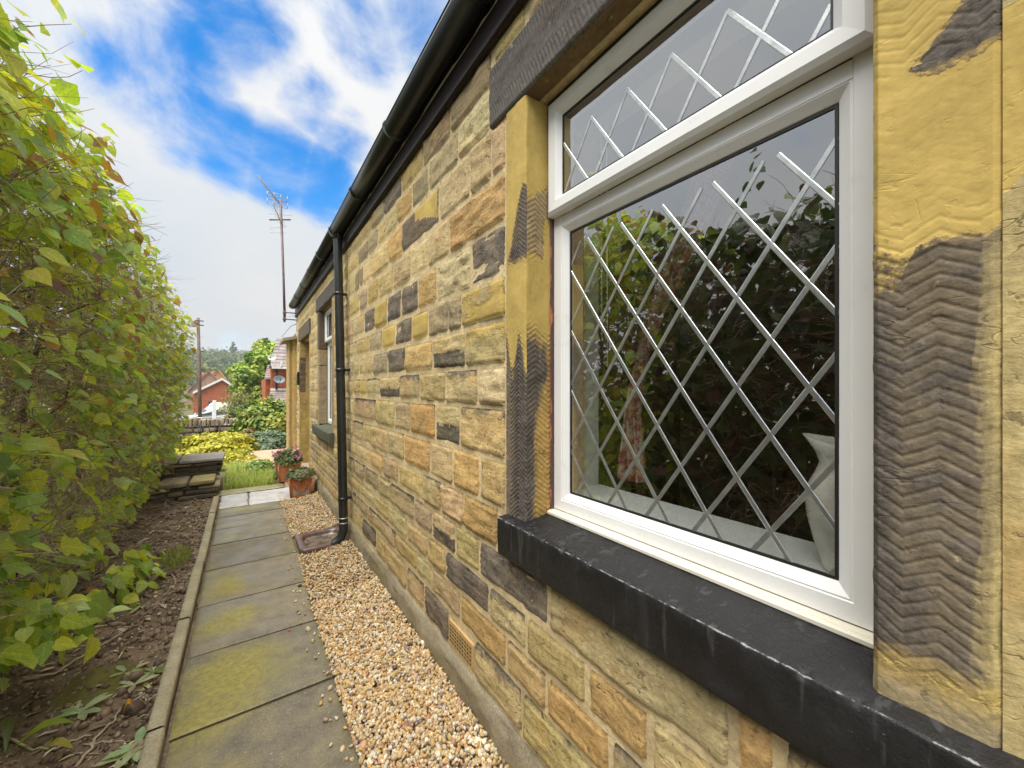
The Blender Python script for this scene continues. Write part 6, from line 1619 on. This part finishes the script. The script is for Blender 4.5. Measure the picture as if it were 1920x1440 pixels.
# ------------------------------------------------------------------ trees
def tree(name, label, base, h, cr, nclump, nleaf, lsz, pal, trunk_r=.18, crown_z=.62, group=None, cone=False, gap=.34, trunk_c=(.10, .08, .06)):
    b = Vector(base); t = thing(name, base, label, 'tree', group)
    m = MB(); top = b + Vector((rnd.uniform(-.1, .1) * h, 0, h * .72)); mid = b.lerp(top, .5) + Vector((rnd.uniform(-.04, .04) * h, 0, 0))
    m.tube([b + Vector((0, 0, -.3)), mid, top], [trunk_r, trunk_r * .65, trunk_r * .25], 8, trunk_c); tr = m.build('trunk', MT['bark'], t)
    cc = []
    c0 = b + Vector((0, 0, h * crown_z))
    for i in range(nclump):
        d = Vector((rnd.gauss(0, 1), rnd.gauss(0, 1), rnd.gauss(0, 1))).normalized(); rr = rnd.random() ** .45
        p = c0 + Vector((d.x * cr[0] * rr, d.y * cr[1] * rr, d.z * cr[2] * rr))
        if cone: k = max(.12, 1 - (p.z - b.z) / h); p.x = c0.x + (p.x - c0.x) * k * 1.5; p.y = c0.y + (p.y - c0.y) * k * 1.5
        cc.append(p)
    for p in cc[:7]:
        m = MB(); q = b.lerp(top, rnd.uniform(.45, .9)); m.tube([q, q.lerp(p, .5) + Vector((0, 0, -.03 * h)), p], [trunk_r * .35, trunk_r * .2, trunk_r * .06], 5, trunk_c); m.build('limb', MT['bark'], t)
    P = []; Nn = []; S = []
    pal = np.array(pal); C = []
    for p in cc:
        r_ = min(cr) * rnd.uniform(.28, .46); col = pal[rnd.randrange(len(pal))] * rnd.uniform(.8, 1.2)
        d = rng.normal(size=(nleaf, 3)); d /= np.linalg.norm(d, axis=1)[:, None]
        P.append(np.array(p) + d * r_ * (rng.random((nleaf, 1)) ** .4) * [1.15, 1.15, .85]); Nn.append(d + [0, 0, .5] + rng.normal(0, .4, d.shape)); C.append(col * rng.uniform(.8, 1.2, (nleaf, 1)))
    P = np.concatenate(P); Nn = np.concatenate(Nn); C = np.concatenate(C); n = len(P)
    fr = leaf_frames(n, Nn, rng.normal(0, 1, (n, 3)) + [0, 0, -.6]) * rng.uniform(lsz * .7, lsz * 1.3, n)[:, None, None]
    tv = np.array([(0, 0, 0), (-.34, .45, .06), (.34, .45, .06), (0, 1, -.06)]); V, T, C, W = instance_np(tv, [np.array([(0, 2, 3, 1)])], P, fr, C)
    np_mesh('crown', V, T, C, MT['foliage'], t, 'stuff')
    return t
def tree_at(px, ptop, Y, wpx, *a, base_drop=0, **k):
    top = at(px, ptop, Y); g = tz(top.x, Y) - base_drop; h = top.z - g; wid = wpx / 2 * (Y / (math.cos(TH) - (px - 960) / F * math.sin(TH))) / F
    return h, wid, (top.x, Y, g)
GREEN = [(.24, .36, .05), (.33, .43, .06), (.40, .47, .08), (.16, .26, .04)]
h, wd, b = tree_at(478, 645, 36, 66); tree('broadleaf_tree', 'bright green leafy tree to the left of the red brick house', b, h, (wd, wd, h * .36), 62, 190, .30, GREEN, .2, .60)
h, wd, b = tree_at(508, 630, 44, 56); tree('broadleaf_tree', 'taller green tree rising behind the tiled roof of the brick house', b, h, (wd, wd, h * .30), 55, 170, .32, GREEN, .2, .68)
h, wd, b = tree_at(489, 722, 30, 34); tree('willow_bush', 'yellow-green bush at the foot of the brick house', b, h, (wd, wd, h * .40), 26, 170, .16, [(.30, .36, .05), (.24, .30, .04)], .06, .55)
h, wd, b = tree_at(450, 728, 33, 62); tree('thin_shrub_tree', 'thin olive-leaved small tree in front of the bungalow gable', b, h, (wd, wd, h * .42), 30, 60, .13, [(.27, .27, .09), (.33, .30, .12), (.22, .23, .08)], .07, .55)
h, wd, b = tree_at(468, 752, 26, 46); tree('lane_bush', 'green bush beside the lane above the garden wall', b, h, (wd, wd, h * .42), 34, 170, .13, [(.10, .17, .03), (.15, .23, .04), (.2, .27, .05)], .06, .5)
h, wd, b = tree_at(440, 772, 24, 40); tree('lane_bush', 'low olive bush behind the garden wall near the white post', b, h, (wd, wd, h * .42), 22, 130, .11, [(.17, .2, .05), (.22, .24, .07)], .05, .5)
h, wd, b = tree_at(443, 702, 140, 34); tree('broadleaf_tree', 'dull green tree behind the grey-brown roof', b, h, (wd, wd, h * .40), 40, 120, .8, [(.10, .14, .05), (.14, .19, .06)], .3, .58)
# wooded hillside
FAR = [(.10, .15, .06), (.13, .18, .06), (.08, .12, .07), (.17, .20, .07), (.07, .11, .09), (.20, .22, .06)]
n = 0
hl = [(379, 664, 330, 0, 'dark tree on the hill skyline just right of the telegraph pole'), (389, 667, 350, 1, 'olive tree on the skyline, second to the right of the telegraph pole'),
 (405, 655, 380, 4, 'tallest dusky tree clump on the hill skyline'), (419, 658, 380, 2, 'blue-green tree on the skyline left of the spindly pine'), (431, 660, 385, 1, 'olive tree on the skyline directly under the spindly pine'),
 (447, 660, 396, 4, 'dusky tree behind the left end of the white terrace'), (470, 662, 396, 0, 'dark tree behind the right end of the white terrace'), (480, 662, 385, 1, 'olive skyline tree at the right end of the hill'),
 (384, 676, 240, 3, 'yellow-green tree on the mid slope right of the telegraph pole'), (393, 680, 230, 2, 'blue-green dark tree on the mid slope above the orange gable, leftmost'), (402, 678, 240, 2, 'blue-green tree on the mid slope, second above the orange gable'),
 (411, 670, 260, 3, 'yellow-green tree high on the mid slope below the skyline clump'), (424, 673, 250, 2, 'broad blue-green tree in the middle of the hillside wood'), (437, 676, 270, 5, 'lime-tinged tree just below the white terrace'),
 (389, 692, 180, 5, 'lime-tinged tree low on the hill between the chimneys and the pole'), (418, 689, 180, 0, 'dark tree low on the hill right of the orange gable'), (432, 683, 200, 1, 'olive tree low on the hill behind the grey-brown roof'),
 (455, 678, 220, 3, 'yellow-green tree on the hill beside the bright garden tree'), (374, 684, 200, 0, 'dark tree on the slope directly behind the telegraph pole')]
proto = []
for k in range(6):
    tr = tree('hill_tree', 'tree', (0, 0, 0), 10, (3.9, 3.9, 4.2), 34, 110, .75, [FAR[k], tuple(c * 1.2 for c in FAR[k])], .35, .58, 'trees on the far hillside')
    proto.append(tr)
used = set()
for (px, py, Y, k, lab) in hl:
    q = at(px, py, Y); h = min(13, max(6, q.z - tz(q.x, Y) + 1)); src = proto[k]
    o = src if k not in used else copy_tree(src)
    used.add(k); o.location = (q.x, Y, q.z - h); s = h / 10 * rnd.uniform(.95, 1.1); o.scale = (s * 1.15, s * 1.15, s); o.rotation_euler = (0, 0, rnd.uniform(0, 6)); o['label'] = lab
h, wd, b = tree_at(437, 641, 395, 14); tree('pine_tree', 'spindly dark pine standing above the skyline of the far hillside', (b[0], b[1], at(437, 668, 395).z), at(437, 641, 395).z - at(437, 668, 395).z, (2.2, 2.2, 6), 26, 60, .8, [(.08, .10, .07)], .3, .55)
wv, wn, wt = [], [], []
for k in range(2600):                       # the rest of the wood, one mass
    Y = rnd.uniform(165, 420); X_ = rnd.uniform(-95, 70); wv.append((X_, Y, tz(X_, Y) + rnd.uniform(0, 4.5)))
P = np.repeat(np.array(wv), 26, axis=0) + rng.normal(0, 1.7, (2600 * 26, 3)); n = len(P)
fr = leaf_frames(n, rng.normal(0, 1, (n, 3)) + [0, -.3, .6], rng.normal(0, 1, (n, 3))) * rng.uniform(1.0, 1.9, n)[:, None, None]
C = np.repeat(np.array(FAR)[rng.integers(0, 6, 2600)] * rng.uniform(.7, 1.15, (2600, 1)), 26, axis=0)
tv = np.array([(0, 0, 0), (-.34, .45, .06), (.34, .45, .06), (0, 1, -.06)]); V, T, C, W = instance_np(tv, [np.array([(0, 2, 3, 1)])], P, fr, C)
tag(np_mesh('far_wood', V, T, C, MT['foliage'], kind='stuff'), kind='stuff')
# white terrace on the hill
Y = 372; a, b = at(443, 664, Y), at(475, 672, Y)
wt_ = thing('white_terrace', ((a.x + b.x) / 2, Y, b.z), 'white rendered terrace with a slate roof on the far hillside skyline', 'house')
m = MB(); m.box(a.x, b.x, Y, Y + 8, b.z - 2, a.z, (.68, .67, .66)); m.build('wall', MT['plain'], wt_)
m = MB(); m.prism([(Y - .4, a.z), (Y + 8.4, a.z), (Y + 4, a.z + 2.6)], 'x', a.x - .4, b.x + .4, (.22, .22, .25)); m.build('roof', MT['tile'], wt_)
for k in range(6):
    x = lerp(a.x, b.x, (k + .5) / 6); m = MB(); m.box(x - .55, x + .55, Y - .08, Y - .01, a.z - 2.2, a.z - .7, (.12, .13, .16)); m.build('window', MT['dark_glass'], wt_)
    if k % 2: m = MB(); m.bbox(x - .5, x + .5, Y + 3.6, Y + 4.4, a.z + 2, a.z + 3.8, .05, (.3, .25, .22)); m.build('chimney', MT['brick'], wt_)
HAZE = True
if HAZE:
    hz = MB(); hz.box(-900, 900, -30, 1620, -12, 45); b_ = bpy.data.materials.new('haze'); b_.use_nodes = True; q = b_.node_tree; q.nodes.clear()
    o_ = q.nodes.new('ShaderNodeOutputMaterial'); v_ = q.nodes.new('ShaderNodeVolumePrincipled'); v_.inputs['Density'].default_value = .0006; v_.inputs['Color'].default_value = (.95, .98, 1, 1); q.links.new(v_.outputs[0], o_.inputs['Volume'])
    hz.build('haze', b_, None, 'stuff')
